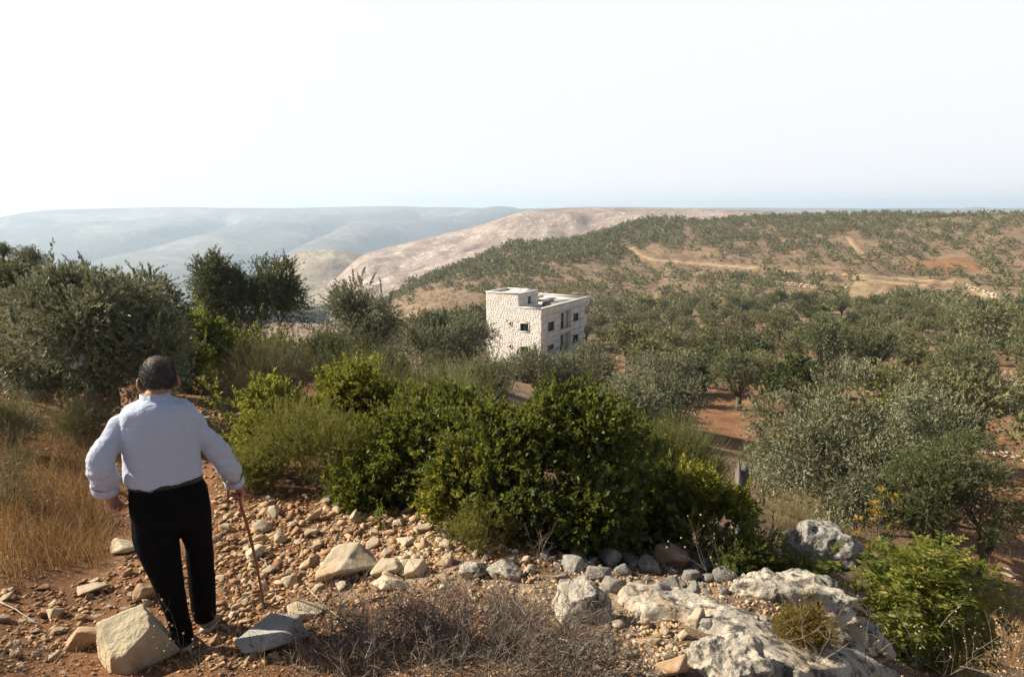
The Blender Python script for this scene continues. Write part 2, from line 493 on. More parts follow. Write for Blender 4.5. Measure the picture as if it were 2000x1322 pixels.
# ------------------------------------------------------------------ ground materials
def ground_material():
    m, nt, out = new_mat('earth_and_dry_ground')
    z = N(nt, 'ShaderNodeAttribute', attribute_name='zone')
    sp = N(nt, 'ShaderNodeSeparateColor'); nt.links.new(z.outputs['Color'], sp.inputs[0])
    n_big = noise(nt, 0.05, 5, 0.6)
    n_mid = noise(nt, 0.6, 6, 0.6, dist=0.3)
    n_fine = noise(nt, 9.0, 6, 0.7)
    scrub = ramp(nt, n_mid, [(0.30, (0.10, 0.075, 0.05)), (0.5, (0.185, 0.125, 0.08)), (0.72, (0.26, 0.19, 0.125))])
    straw = ramp(nt, n_mid, [(0.3, (0.25, 0.175, 0.095)), (0.7, (0.39, 0.285, 0.165))])
    red = ramp(nt, n_mid, [(0.3, (0.135, 0.065, 0.033)), (0.55, (0.25, 0.125, 0.062)), (0.75, (0.34, 0.215, 0.125))])
    pale = ramp(nt, n_fine, [(0.3, (0.34, 0.24, 0.15)), (0.6, (0.55, 0.46, 0.33))])
    col = mix(nt, math_n(nt, 'MULTIPLY', math_n(nt, 'SUBTRACT', n_big, 0.45), 5.0, True), scrub, straw)
    col = mix(nt, 0.45, scrub, col)
    def soft(sock):
        s = math_n(nt, 'ADD', sock, math_n(nt, 'MULTIPLY', math_n(nt, 'SUBTRACT', n_mid, 0.5), 0.8))
        return math_n(nt, 'MULTIPLY', math_n(nt, 'SUBTRACT', s, 0.28), 2.6, True)
    col = mix(nt, soft(sp.outputs[2]), col, straw)
    col = mix(nt, soft(sp.outputs[1]), col, red)
    col = mix(nt, math_n(nt, 'MULTIPLY', soft(sp.outputs[0]), 0.9), col, pale)
    # scattered pale pebbles and rock specks
    tc = N(nt, 'ShaderNodeTexCoord')
    for sc, thr, amt in ((6.0, 0.2, 0.6), (22.0, 0.2, 0.6)):
        vo = N(nt, 'ShaderNodeTexVoronoi'); vo.inputs['Scale'].default_value = sc
        nt.links.new(tc.outputs['Object'], vo.inputs['Vector'])
        k = math_n(nt, 'LESS_THAN', vo.outputs['Distance'], thr)
        sel = N(nt, 'ShaderNodeSeparateColor'); nt.links.new(vo.outputs['Color'], sel.inputs[0])
        k = math_n(nt, 'MULTIPLY', k, math_n(nt, 'GREATER_THAN', sel.outputs[0], 0.62))
        col = mix(nt, math_n(nt, 'MULTIPLY', k, amt), col, (0.50, 0.43, 0.33))
    sp3 = noise(nt, 1.3, 5, 0.75)
    col = mix(nt, math_n(nt, 'MULTIPLY', math_n(nt, 'SUBTRACT', sp3, 0.54), 5.0, True), col, (0.13, 0.095, 0.062))
    dk = noise(nt, 3.0, 5, 0.7)
    col = mix(nt, math_n(nt, 'MULTIPLY', math_n(nt, 'SUBTRACT', dk, 0.52), 3.0, True), col, (0.09, 0.055, 0.035))
    h = math_n(nt, 'ADD', noise(nt, 14.0, 8, 0.7), math_n(nt, 'MULTIPLY', noise(nt, 2.0, 6, 0.6), 1.5))
    pbsdf(nt, out, col, 0.95, 0.1, bump(nt, h, 0.9, 0.05))
    return m

def hill_material(name, cols, rock, rock_scale, rock_amt, green=None, green_amt=0.0):
    m, nt, out = new_mat(name)
    n1 = noise(nt, rock_scale * 0.12, 6, 0.6, dist=0.4)
    col = ramp(nt, n1, [(0.32, cols[0]), (0.5, cols[1]), (0.68, cols[2])])
    tc = N(nt, 'ShaderNodeTexCoord')
    for sc, lo in ((rock_scale, 0.50), (rock_scale * 2.6, 0.52)):
        n2 = noise(nt, sc, 4, 0.7)
        k = math_n(nt, 'MULTIPLY', math_n(nt, 'SUBTRACT', n2, lo + 0.03), 9.0, True)
        k = math_n(nt, 'MULTIPLY', k, math_n(nt, 'MULTIPLY', math_n(nt, 'SUBTRACT', n1, 0.35), 4.0, True))
        col = mix(nt, math_n(nt, 'MULTIPLY', k, rock_amt), col, rock)
    if green is not None:
        n3 = noise(nt, rock_scale * 1.7, 3, 0.6)
        k = math_n(nt, 'MULTIPLY', math_n(nt, 'SUBTRACT', n3, 0.56), 9.0, True)
        col = mix(nt, math_n(nt, 'MULTIPLY', k, green_amt), col, green)
    pbsdf(nt, out, col, 0.95, 0.05)
    return m

SCRUBPOLY = [(640, 1190), (900, 1160), (1160, 1200), (1190, 1345), (560, 1345)]
# ------------------------------------------------------------------ ground sheet
def build_ground():
    gx, gy, dpt = project(np.stack([_GX, _GY, _ZZ], -1))
    vis = dpt > 0.3
    zone = np.zeros((NA, ND, 4)); zone[..., 3] = 1
    g = _G
    ins = np.where(inpoly(gx, gy, PATH), 1.0, -1.0) * polydist(gx, gy, PATH + PATH[:1])
    path = smooth01(0.5 + (ins + 55 * fbm(g * 0.9, 3, 41)) / 110) * vis * smooth01((18 - _DD) / 4)
    zone[..., 0] = path * (0.20 + 0.26 * smooth01((gx - 430) / 260))
    # track down the far slope
    for ln, w in zip(TRACKS, (5.0, 5, 3.5, 14, 7, 5)):
        dd = polydist(gx, gy, ln)
        k = smooth01(1.4 - dd / w) * vis * (_DD > 60)
        zone[..., 2] = np.maximum(zone[..., 2], k * .5)
        zone[..., 0] = np.maximum(zone[..., 0], k * 0.1)
    litter = smooth01(0.5 + np.where(inpoly(gx, gy, SCRUBPOLY), 1.0, -1.0) * polydist(gx, gy, SCRUBPOLY + SCRUBPOLY[:1]) / 70) * vis * (_DD < 6)
    zone[..., 0] *= 1 - .8 * litter
    # red soil: path margin, ploughed orchard terraces
    right = smooth01((_AA - R(-6)) / R(16)) * (_AA < R(70))
    r_near = smooth01((24 - _DD) / 8) * 0.72 * (1 - 0.6 * right)
    r_mid = smooth01((_DD - 12) / 10) * smooth01((150 - _DD) / 60) * right * (0.55 + 0.5 * fbm(g * 0.12, 3, 5))
    r_far = smooth01((_DD - 100) / 50) * smooth01((340 - _DD) / 60) * (0.06 + 0.42 * fbm(g * 0.02, 3, 6))
    red = np.maximum(np.maximum(r_near, r_mid), r_far)
    for (cx, cy, rx, ry, v) in ((1850, 520, 110, 22, .8), (1780, 560, 110, 14, .45), (1900, 700, 130, 40, .5), (1420, 830, 80, 60, .95), (1880, 810, 120, 60, .6), (1960, 1010, 90, 70, .7), (280, 810, 170, 90, .95), (120, 800, 120, 70, .8), (860, 600, 110, 45, .12)):
        k = smooth01(1.3 - np.hypot((gx - cx) / rx, (gy - cy) / ry)) * vis * (_DD > (12 if cx > 500 else 3))
        red = np.maximum(red, k * v)
    zone[..., 1] = np.clip(red, 0, 1)
    st = 0.10 + 0.45 * fbm(g * 0.05, 3, 11)
    for (cx, cy, rx, ry, v) in ((1640, 470, 160, 18, .25), (1500, 520, 250, 14, .25), (1700, 580, 60, 40, .55), (1850, 580, 120, 40, .3), (1300, 500, 90, 30, .2), (120, 1000, 130, 130, .3)):
        st = np.maximum(st, smooth01(1.3 - np.hypot((gx - cx) / rx, (gy - cy) / ry)) * vis * v)
    zone[..., 2] = np.clip(np.maximum(zone[..., 2], np.where(_DD > 25, st, st * 0.3)), 0, 1)
    v = np.stack([_GX, _GY, _ZZ], -1).reshape(-1, 3)
    i = np.arange(NA)[:, None]; j = np.arange(ND - 1)[None]; i2 = (i + 1) % NA
    q = np.stack([i * ND + j, i * ND + j + 1, i2 * ND + j + 1, i2 * ND + j], -1).reshape(-1, 4)
    v = np.vstack([v, [[0, 0, float(_ZZ[:, 0].mean())]]])
    k = np.arange(NA); tri = np.stack([np.full(NA, len(v) - 1), k * ND, ((k + 1) % NA) * ND], -1)
    zz = np.vstack([zone.reshape(-1, 4), [[0, 0, 0, 1]]])
    o = link('ground', mesh_np('ground', v, [q, tri], ground_material(), None, True, zz))
    o['kind'] = 'structure'

def build_plain():
    m = hill_material('valley_floor', [(0.20, 0.17, 0.11), (0.26, 0.21, 0.14), (0.3, 0.25, 0.17)], (0.4, 0.36, 0.3), 0.02, 0.3)
    n = 64; th = np.arange(n) * 2 * math.pi / n
    rr = [590, 1500, 5200, 6600]
    zz = [-75, -230, -420, -420]
    v = np.concatenate([np.stack([np.sin(th) * r, np.cos(th) * r, np.full(n, z)], -1) for r, z in zip(rr, zz)])
    q = np.concatenate([np.stack([k * n + np.arange(n), (k + 1) * n + np.arange(n), (k + 1) * n + (np.arange(n) + 1) % n, k * n + (np.arange(n) + 1) % n], -1) for k in range(3)])
    link('valley_floor', mesh_np('valley_floor', v, q, m, None, True))['kind'] = 'structure'

def hill(name, ridge, d_ridge, d_front, t_front, d_back, mat, na=240, ns=90, rough=10.0, nscale=0.01, seed=1, gully=0.0, lift=1.0):
    px = np.linspace(ridge[0][0], ridge[-1][0], na)
    rp = np.array(ridge, float)
    py = np.interp(px, rp[:, 0], rp[:, 1])
    k = np.ones(7) / 7
    py = np.convolve(np.pad(py, 3, 'edge'), k, 'valid')
    dr = d_ridge * np.ones(na) if np.isscalar(d_ridge) else np.interp(px, rp[:, 0], d_ridge)
    top = at(px, py, dr)
    s = np.concatenate([np.linspace(0, 1, ns), np.linspace(1.02, 1.6, 14)])
    V = []
    for si in s:
        if si <= 1:
            w = si
            d = d_front * (1 - w) + dr * w
            zf = CZ - t_front * d_front
            z = zf + (top[:, 2] - zf) * (w ** 1.15)
        else:
            w = (si - 1) / 0.6
            d = dr + (d_back - dr) * w
            z = top[:, 2] - (top[:, 2] - (CZ - t_front * d_back)) * w ** 1.3
        x = top[:, 0] / dr * d; y = top[:, 1] / dr * d
        V.append(np.stack([x, y, z + 0 * x], -1))
    V = np.array(V)
    V[..., 2] = np.maximum(V[..., 2], -415)
    fade = np.clip(np.abs(s - 1) * 7, 0.03, 1)[:, None]
    V[..., 2] += rough * fade * fbm(V * np.array([nscale, nscale, 0]), 5, seed)
    if gully:
        ph = V[..., 0] * nscale * 1.4 + 0.8 * fbm(V * np.array([nscale, nscale, 0]), 3, seed + 5) * 2
        V[..., 2] -= gully * fade * (1 - np.abs(np.sin(ph * 2.2))) ** 1.5
    V[..., 2] = np.maximum(V[..., 2], -419.5 + V[..., 0] * 0)
    m, n = V.shape[:2]
    i = np.arange(m - 1)[:, None] * n; j = np.arange(n - 1)[None]
    q = np.stack([i + j, i + j + 1, i + n + j + 1, i + n + j], -1).reshape(-1, 4)
    o = link(name, mesh_np(name, V.reshape(-1, 3), q, mat, None, True)); o['kind'] = 'structure'
    return o

build_ground()
build_plain()
M_pink = hill_material('dry_rocky_hill', [(0.19, 0.14, 0.12), (0.27, 0.205, 0.17), (0.34, 0.265, 0.215)], (0.66, 0.61, 0.56), 0.16, 0.75, (0.10, 0.11, 0.07), 0.7)
M_spur = hill_material('scrubby_spur', [(0.20, 0.16, 0.12), (0.27, 0.22, 0.16), (0.34, 0.28, 0.2)], (0.55, 0.5, 0.42), 0.14, 0.7, (0.06, 0.08, 0.045), 0.8)
M_mtn = hill_material('far_mountain', [(0.05, 0.055, 0.042), (0.12, 0.11, 0.085), (0.26, 0.225, 0.185)], (0.5, 0.46, 0.40), 0.008, 0.4, (0.04, 0.05, 0.03), 0.6)
hill('rocky_hill', [(640, 560), (705, 496), (770, 481), (850, 461), (950, 436), (1020, 413), (1090, 407), (1200, 406), (1340, 408), (1480, 411), (1650, 418), (2100, 430)], 900, 470, .15, 1500, M_pink, rough=14, nscale=0.02, seed=4, gully=1.5)
hill('hill_spur', [(380, 640), (480, 560), (545, 505), (600, 490), (650, 487), (700, 496), (750, 507), (800, 522), (830, 560), (860, 620)], 1050, 700, .22, 1500, M_spur, na=200, rough=10, nscale=0.016, seed=8)
hill('mountain', [(-1500, 470), (-700, 450), (-200, 446), (-60, 438), (0, 424), (30, 416), (70, 411), (150, 408), (330, 403), (520, 407), (760, 402), (1000, 408), (1200, 404), (1400, 406), (2200, 408), (3200, 415)], 4200, 1500, .17, 6000, M_mtn, na=320, ns=120, rough=100, nscale=0.0013, seed=12, gully=120)

def build_tracks():
    m, nt, out = new_mat('pale_track_dust')
    n = noise(nt, .5, 5, .65)
    pbsdf(nt, out, ramp(nt, n, [(0.3, (0.25, 0.175, 0.10)), (0.7, (0.38, 0.28, 0.17))]), .95, .05)
    for ln, w in zip(TRACKS, (1.25, 1.4, 1.0, 2.6, 1.5, 1.1)):
        px = np.concatenate([np.linspace(a[0], b[0], 14, endpoint=False) for a, b in zip(ln[:-1], ln[1:])] + [[ln[-1][0]]])
        py = np.concatenate([np.linspace(a[1], b[1], 14, endpoint=False) for a, b in zip(ln[:-1], ln[1:])] + [[ln[-1][1]]])
        P = hit(px, py); P = P[~np.isnan(P[:, 0])]
        k = np.ones(7) / 7
        Q = np.stack([np.convolve(np.pad(P[:, c], 3, 'edge'), k, 'valid') for c in (0, 1)], -1)
        t = unit(np.gradient(Q, axis=0)); nn = np.stack([-t[:, 1], t[:, 0]], -1)
        us = np.linspace(-1, 1, 7)
        ww = w * (1 + .25 * fbm(p3(Q[:, 0], Q[:, 1]) * .15, 2, 3))
        V = Q[:, None] + nn[:, None] * (us[None, :, None] * ww[:, None, None])
        z = gz(V[..., 0], V[..., 1]); z = np.maximum(z, z.mean(1, keepdims=True) - .3) + .16 * (1 - .9 * np.abs(us) ** 4)
        V = np.concatenate([V, z[..., None]], -1); m_, n_ = V.shape[:2]
        i = np.arange(m_ - 1)[:, None] * n_; j = np.arange(n_ - 1)[None]
        q = np.stack([i + j, i + n_ + j, i + n_ + j + 1, i + j + 1], -1).reshape(-1, 4)
        link('dirt_track', mesh_np('dirt_track', V.reshape(-1, 3), q, m, None, True))['kind'] = 'structure'
build_tracks()

# ------------------------------------------------------------------ haze
def build_haze():
    m, nt, out = new_mat('haze')
    v = N(nt, 'ShaderNodeVolumePrincipled')
    v.inputs['Color'].default_value = (0.64, 0.81, 1.0, 1)
    v.inputs['Density'].default_value = HAZE
    v.inputs['Anisotropy'].default_value = 0.30
    nt.links.new(v.outputs[0], out.inputs['Volume'])
    b = Bag(); b.box((-6800, -6800, -421), (6800, 6800, 75))
    me = b.mesh('haze', m)
    o = link('haze', me); o['kind'] = 'stuff'
HAZE = 0.00024
build_haze()
# ------------------------------------------------------------------ stone house across the slope
def build_house():
    az = R(-59.5)
    A = np.array([math.sin(az), math.cos(az), 0]); B = np.array([math.cos(az), -math.sin(az), 0]); U = np.array([0, 0, 1.0])
    az0 = rays(1057.6, 602)
    P0 = at(1057.6, 602.4, 90.0)
    ztop = P0[2]
    O = np.array([P0[0], P0[1], 0.0])
    M = (np.stack([A, B, U], 1), O)                       # local (a, b, z) -> world
    LA, LB, zb = 8.6, 13.7, ztop - 11.5
    m_stone = stone_mat('rough_white_stone', (0.82, 0.79, 0.73), (0.74, 0.70, 0.63), (0.7, 0.42, 0.3), 0.0, 1.5, 0.0, 5.0, 0.015, False)
    m_plast = simple_mat('smooth_pale_stone_cladding', (0.68, 0.64, 0.59), 0.85, 0.15, 0.03, .4)
    m_trim = simple_mat('white_stone_trim', (0.70, 0.66, 0.57), 0.8, 0.2, 0.06, 2.0)
    m_roof = simple_mat('white_roof_screed', (0.66, 0.62, 0.55), 0.9, 0.1, 0.12, 0.8)
    m_dark = simple_mat('dark_window_glass', (0.012, 0.013, 0.016), 0.15, 0.5, 0.2, 2.0)
    m_frm = simple_mat('brown_window_frame', (0.055, 0.042, 0.035), 0.5, 0.4, 0.1, 3.0)
    m_tank = simple_mat('black_plastic_tank', (0.035, 0.035, 0.037), 0.45, 0.4, 0.2, 2.0)
    m_grey = simple_mat('grey_concrete', (0.42, 0.40, 0.37), 0.9, 0.1, 0.12, 2.0)
    zone = thing('stone_house', 'white stone house with flat stepped roof standing among olive trees', 'house', tuple(O + U * zb))
    zone.matrix_world  # placed at the near corner of its foot
    off = np.array([O[0], O[1], zb])
    def part(name, bag, mat, parent=zone, smooth=False):
        for k in range(len(bag.v)): bag.v[k] = bag.v[k] - off
        return link(name, bag.mesh(name, mat, smooth), parent)
    def rect_wall(bag, u0, u1, z0, z1, holes, fix, t, axis):
        """wall slab in the plane axis=fix..fix+t with rectangular holes (u0,u1,z0,z1)"""
        us = sorted({u0, u1, *[h[0] for h in holes], *[h[1] for h in holes]})
        zs = sorted({z0, z1, *[h[2] for h in holes], *[h[3] for h in holes]})
        for ua, ub in zip(us[:-1], us[1:]):
            for za, zc in zip(zs[:-1], zs[1:]):
                cu, cz = (ua + ub) / 2, (za + zc) / 2
                if any(h[0] < cu < h[1] and h[2] < cz < h[3] for h in holes): continue
                if axis == 'b': bag.box((ua, fix, za), (ub, fix + t, zc), M)
                else: bag.box((fix, ua, za), (fix + t, ub, zc), M)
    S = 3.15
    zt = lambda py, d: CZ - d * math.tan(math.atan((py - PY) / F) + PITCH)
    # openings
    wl = [(1.9, 3.2, zt(646.6, 91.4), zt(631.6, 91.4)), (4.55, 4.9, zt(634.6, 92.5), zt(628.6, 92.5))]
    wl += [(a0, a1, z0 - S, z1 - S) for a0, a1, z0, z1 in wl[:2]]
    w2 = [(1.9, 3.9, ztop - 3.45, ztop - 2.15), (9.75, 11.7, ztop - 3.15, ztop - 1.95)]
    w2 += [(b0, b1, z0 - S, z1 - S) for b0, b1, z0, z1 in w2[:2]]
    logg = [(5.5, 9.1, ztop - 3.75, ztop - 1.25), (5.5, 9.1, ztop - 3.75 - S, ztop - 1.25 - S)]
    w = Bag()
    rect_wall(w, 0.25, LA, zb, ztop - 0.12, wl, 0, 0.25, 'b')
    w_left = part('wall', w, m_stone)
    w = Bag()
    rect_wall(w, 0, LB, zb, ztop - 0.12, w2 + logg, 0, 0.25, 'a')
    w_right = part('wall', w, m_plast)
    w = Bag()
    w.box((0.25, LB - 0.25, zb), (LA, LB, ztop - 0.12), M); w.box((LA - 0.25, 0.25, zb), (LA, LB - 0.25, ztop - 0.12), M)
    part('wall', w, m_plast)
    # rough blocks on the left face, each its own piece of relief
    rng = np.random.default_rng(5)
    bl = Bag(); TA, TH = 3.5, 1.75
    ch = 0.25; z = zb; row = 0
    while z < ztop + TH - 0.2:
        h = ch - 0.008
        a = -rng.uniform(0, .4)
        while a < LA:
            L = rng.uniform(0.30, 0.48)
            a0, a1 = max(a, 0.0), min(a + L - 0.008, LA)
            top = ztop - 0.14 if a1 < TA + 0.02 else ztop + TH - 0.14
            if a0 < TA < a1 and z + h > ztop - 0.14: a0 = TA + 0.01
            if a1 - a0 > 0.1 and z + h < top + 0.01 and not any(a1 > q[0] - .09 and a0 < q[1] + .09 and z + h > q[2] - .09 and z < q[3] + .09 for q in wl):
                pr = rng.uniform(0.010, 0.034)
                i = 0.035
                v = np.array([[a0, 0, z], [a1, 0, z], [a1, 0, z + h], [a0, 0, z + h],
                              [a0 + i, -pr * rng.uniform(.6, 1.2), z + i * .8], [a1 - i, -pr * rng.uniform(.6, 1.2), z + i * .8],
                              [a1 - i, -pr * rng.uniform(.6, 1.2), z + h - i * .8], [a0 + i, -pr * rng.uniform(.6, 1.2), z + h - i * .8]])
                v[:, 1] -= 0.004
                bl.add(v @ M[0].T + M[1], [np.array([[4, 5, 6, 7], [0, 1, 5, 4], [1, 2, 6, 5], [2, 3, 7, 6], [3, 0, 4, 7]])])
            a += L
        z += ch; row += 1
    o = part('stone_blocks', bl, m_stone, w_left); o['kind'] = 'stuff'
    # roof deck, parapet copings
    r = Bag()
    r.box((0.25, 0.25, ztop - 0.65), (LA - 0.25, LB - 0.25, ztop - 0.45), M)
    roof = part('roof', r, m_roof)
    c = Bag()
    c.box((0.0, -0.09, ztop - 0.118), (TA - .01, 0.33, ztop), M)
    c.box((-0.09, -0.09, ztop - 0.118), (-0.002, 0.33, ztop), M)
    c.box((-0.09, 0.332, ztop - 0.118), (0.33, LB + 1.5, ztop), M)
    c.box((0.332, LB + 1.1, ztop - 0.118), (LA, LB + 1.5, ztop), M)
    c.box((LA - 0.3, 5.7, ztop - 0.118), (LA + .06, LB + 1.098, ztop), M)
    part('coping', c, m_trim, roof)
    ov = Bag()                                            # roof overhang past the far end wall
    ov.box((-0.03, LB + 0.003, ztop - 1.3), (LA, LB + 1.45, ztop - 0.86), M)
    ov.box((-0.03, LB + 0.25, ztop - 0.857), (0.22, LB + 1.45, ztop - 0.12), M)
    ov.box((0.222, LB + 1.2, ztop - 0.857), (LA, LB + 1.45, ztop - 0.12), M)
    part('roof_overhang', ov, m_plast, roof)
    # stair tower
    t = Bag(); TL = 5.6
    rect_wall(t, TA, LA, ztop - 0.117, ztop + TH - 0.12, [], 0.0, 0.25, 'b')
    part('tower_wall', t, m_stone)
    t = Bag()
    dz0, dz1 = ztop - 0.85, ztop + 0.95
    hole = (3.2, 4.0, dz0 + .55, dz1)
    rect_wall(t, 0.252, TL, ztop - 0.9, ztop + TH - 0.12, [(1.95, 3.55, ztop - .0, ztop + 1.05)], TA, 0.2, 'a')
    rect_wall(t, TA + 0.202, LA, ztop - 0.9, ztop + TH - 0.12, [], TL - 0.2, 0.2, 'b')
    t.box((LA - 0.2, 0.252, ztop - 0.117), (LA, TL - 0.202, ztop + TH - 0.12), M)
    t.box((TA + 0.2, 0.25, ztop + TH - 0.5), (LA - 0.2, TL - 0.2, ztop + TH - 0.35), M)
    tw = part('stair_tower', t, m_plast)
    c = Bag(); zc = ztop + TH
    c.box((TA - .08, -0.09, zc - .118), (LA + .05, 0.3, zc), M); c.box((TA - .08, 0.302, zc - .118), (TA + .28, TL + .08, zc), M)
    c.box((TA + .282, TL - .25, zc - .118), (LA + .05, TL + .08, zc), M); c.box((LA - .25, 0.302, zc - .118), (LA + .05, TL - .252, zc), M)
    part('coping', c, m_trim, tw)
    c = Bag(); c.box((TA + 0.6, 3.9, zc - .35), (TA + 1.7, 5.0, zc + .12), M); part('hatch', c, m_trim, tw)
    d = Bag(); d.box((TA + .10, 2.75, ztop), (TA + .14, 3.5, ztop + 1.05), M); part('doorway', d, m_dark, tw)
    d = Bag(); d.box((TA + .05, 1.97, ztop + 0.002), (TA + .10, 2.73, ztop + 1.045), M); part('door', d, m_trim, tw)
    # windows
    def window(u0, u1, z0, z1, axis, bars):
        fr = Bag()
        def bx(bag, p0, p1, q0, q1, da, db):
            if axis == 'b': bag.box((p0, da, q0), (p1, db, q1), M)
            else: bag.box((da, p0, q0), (db, p1, q1), M)
        s = 0.10
        pr = -0.075 if axis == 'b' else -0.03
        for p0, p1, q0, q1 in ((u0 - s, u1 + s, z1 + .002, z1 + s), (u0 - s, u1 + s, z0 - s, z0 - .002), (u0 - s, u0 - .002, z0, z1), (u1 + .002, u1 + s, z0, z1)):
            bx(fr, p0, p1, q0, q1, pr, 0.12)
        f = part('window', fr, m_trim)
        sa = Bag(); e = 0.06
        for p0, p1, q0, q1 in ((u0, u1, z1 - e, z1), (u0, u1, z0, z0 + e), (u0, u0 + e, z0 + e, z1 - e), (u1 - e, u1, z0 + e, z1 - e)):
            bx(sa, p0, p1, q0, q1, 0.125, 0.17)
        for k in range(1, bars):
            c = u0 + (u1 - u0) * k / bars
            bx(sa, c - .03, c + .03, z0 + e, z1 - e, 0.125, 0.17)
        part('window_frame', sa, m_frm, f)
        g = Bag(); bx(g, u0 + .001, u1 - .001, z0 + .001, z1 - .001, 0.18, 0.20); part('pane', g, m_dark, f)
    for k, q in enumerate(wl): window(*q, 'b', 2 if k % 2 == 0 else 1)
    for q in w2: window(*q, 'a', 2)
    # recessed balconies in the right face
    for b0, b1, z0, z1 in logg:
        g = Bag(); e = 0.65
        g.box((e, b0 - .2, z0 - .25), (e + .15, b1 + .2, z1 + .2), M)
        g.box((0.252, b1, z0 - .25), (e - .002, b1 + .15, z1 + .2), M); g.box((0.252, b0 - .15, z0 - .25), (e - .002, b0, z1 + .2), M)
        g.box((0.252, b0 + .002, z1), (e - .002, b1 - .002, z1 + .15), M); g.box((0.252, b0 + .002, z0 - .25), (e - .002, b1 - .002, z0 - .05), M)
        bal = part('balcony', g, m_plast)
        d = Bag(); d.box((e - .04, b0 + 1.6, z0 - .049), (e - .003, b0 + 2.4, z1 - .35), M); part('balcony_door', d, m_dark, bal)
        s = Bag(); s.box((-0.06, b0 - .05, z0 - .10), (0.27, b1 + .05, z0 - .003), M)
        part('balcony_sill', s, m_plast, bal)
    g = Bag()                                             # balcony jutting out past the far end
    g.box((0.3, LB + .003, ztop - 4.35), (4.0, LB + 1.3, ztop - 4.15), M)
    g.box((0.3, LB + 1.15, ztop - 4.147), (4.0, LB + 1.3, ztop - 3.2), M); g.box((0.3, LB + .003, ztop - 4.147), (0.45, LB + 1.148, ztop - 3.2), M)
    part('end_balcony', g, m_plast)
    # things standing on the roof
    zr = ztop - 0.45
    tk = Bag()
    L = np.linspace(0, 1.9, 9); prof = np.array([.22, .36, .40, .40, .40, .40, .40, .36, .22])
    ctr = np.array([1.55, 4.4, zr + .42])
    pts = np.stack([np.full(9, ctr[0]), ctr[1] - .95 + L, np.full(9, ctr[2])], -1) @ M[0].T + M[1]
    tk.tube(pts, prof, 18)
    tb = thing('water_tank', 'black plastic water tank lying on the white roof of the house', 'water tank', tuple(np.array([1.55, 4.4, zr]) @ M[0].T + M[1]))
    loc = np.array(tb.location)
    for k in range(len(tk.v)): tk.v[k] = tk.v[k] - loc
    link('tank_body', tk.mesh('tank_body', m_tank, True), tb)
    for q in (-.5, .5):
        c = Bag(); c.box((1.2, 4.4 + q - .12, zr), (1.9, 4.4 + q + .12, zr + .06), M); c.v[0] = c.v[0] - loc
        link('cradle', c.mesh('cradle', m_grey), tb)
    sb = thing('roof_bench', 'grey concrete block with a slab on the white roof beside the far parapet', 'concrete block', tuple(np.array([4.2, 9.8, zr]) @ M[0].T + M[1]))
    loc = np.array(sb.location)
    for nm, lo, hi, mt in (('block', (5.6, 8.7, zr), (5.8, 11.2, zr + .75), m_plast), ('slab', (3.3, 8.9, zr + .35), (5.4, 10.9, zr + .5), m_grey), ('leg', (3.6, 9.2, zr), (5.0, 9.4, zr + .349), m_grey), ('leg', (3.6, 10.4, zr), (5.0, 10.6, zr + .349), m_grey)):
        c = Bag(); c.box(lo, hi, M); c.v[0] = c.v[0] - loc; link(nm, c.mesh(nm, mt), sb)
build_house()
# ------------------------------------------------------------------ foliage
def leaf_quads(rng, pos, d, L, W, fold=0.25, tri=False):
    """one folded diamond leaf per point: 4 vertices, one bent quad"""
    n = len(pos)
    r = unit(rng.normal(size=(n, 3)))
    s = unit(np.cross(d, r)); nn = np.cross(s, d)
    L = L * rng.uniform(.7, 1.25, n)[:, None]; W = W * rng.uniform(.75, 1.2, n)[:, None]
    if tri:                                                # narrow leaves: one pointed triangle each
        v = np.empty((n, 3, 3)); b = pos + d * L * .15
        v[:, 0] = b - s * W * .55; v[:, 1] = b + s * W * .55; v[:, 2] = pos + d * L + nn * W * fold
        return v.reshape(-1, 3), np.arange(n * 3).reshape(n, 3)
    v = np.empty((n, 4, 3))
    v[:, 0] = pos
    mid = pos + d * L * 0.5
    v[:, 1] = mid + s * W * .5 + nn * W * fold
    v[:, 2] = pos + d * L
    v[:, 3] = mid - s * W * .5 + nn * W * fold
    q = np.arange(n * 4).reshape(n, 4)
    return v.reshape(-1, 3), q

def crown_points(rng, lobes, n, up=0.35, shell=0.45, gap=None, gapf=1.2, seed=0):
    """points in the lobes (cx,cy,cz,rx,ry,rz), denser towards their skins, with outward directions"""
    lob = np.array(lobes, float)
    area = (lob[:, 3] * lob[:, 4] + lob[:, 3] * lob[:, 5] + lob[:, 4] * lob[:, 5])
    k = rng.choice(len(lob), n, p=area / area.sum())
    u = unit(rng.normal(size=(n, 3)))
    rr = 1 - np.abs(rng.normal(0, shell, n)); rr = np.where(rr < 0.05, rng.uniform(.1, 1, n), rr)
    rr = rr * (1 + 0.12 * rng.normal(size=n))
    p = lob[k, :3] + u * lob[k, 3:6] * rr[:, None]
    d = unit(u / lob[k, 3:6] * lob[k, 3:6].mean(-1, keepdims=True) + np.array([0, 0, up]) + rng.normal(0, .45, (n, 3)))
    if gap is not None:
        keep = fbm(p * gapf, 3, seed) > gap
        p, d = p[keep], d[keep]
    return p, d

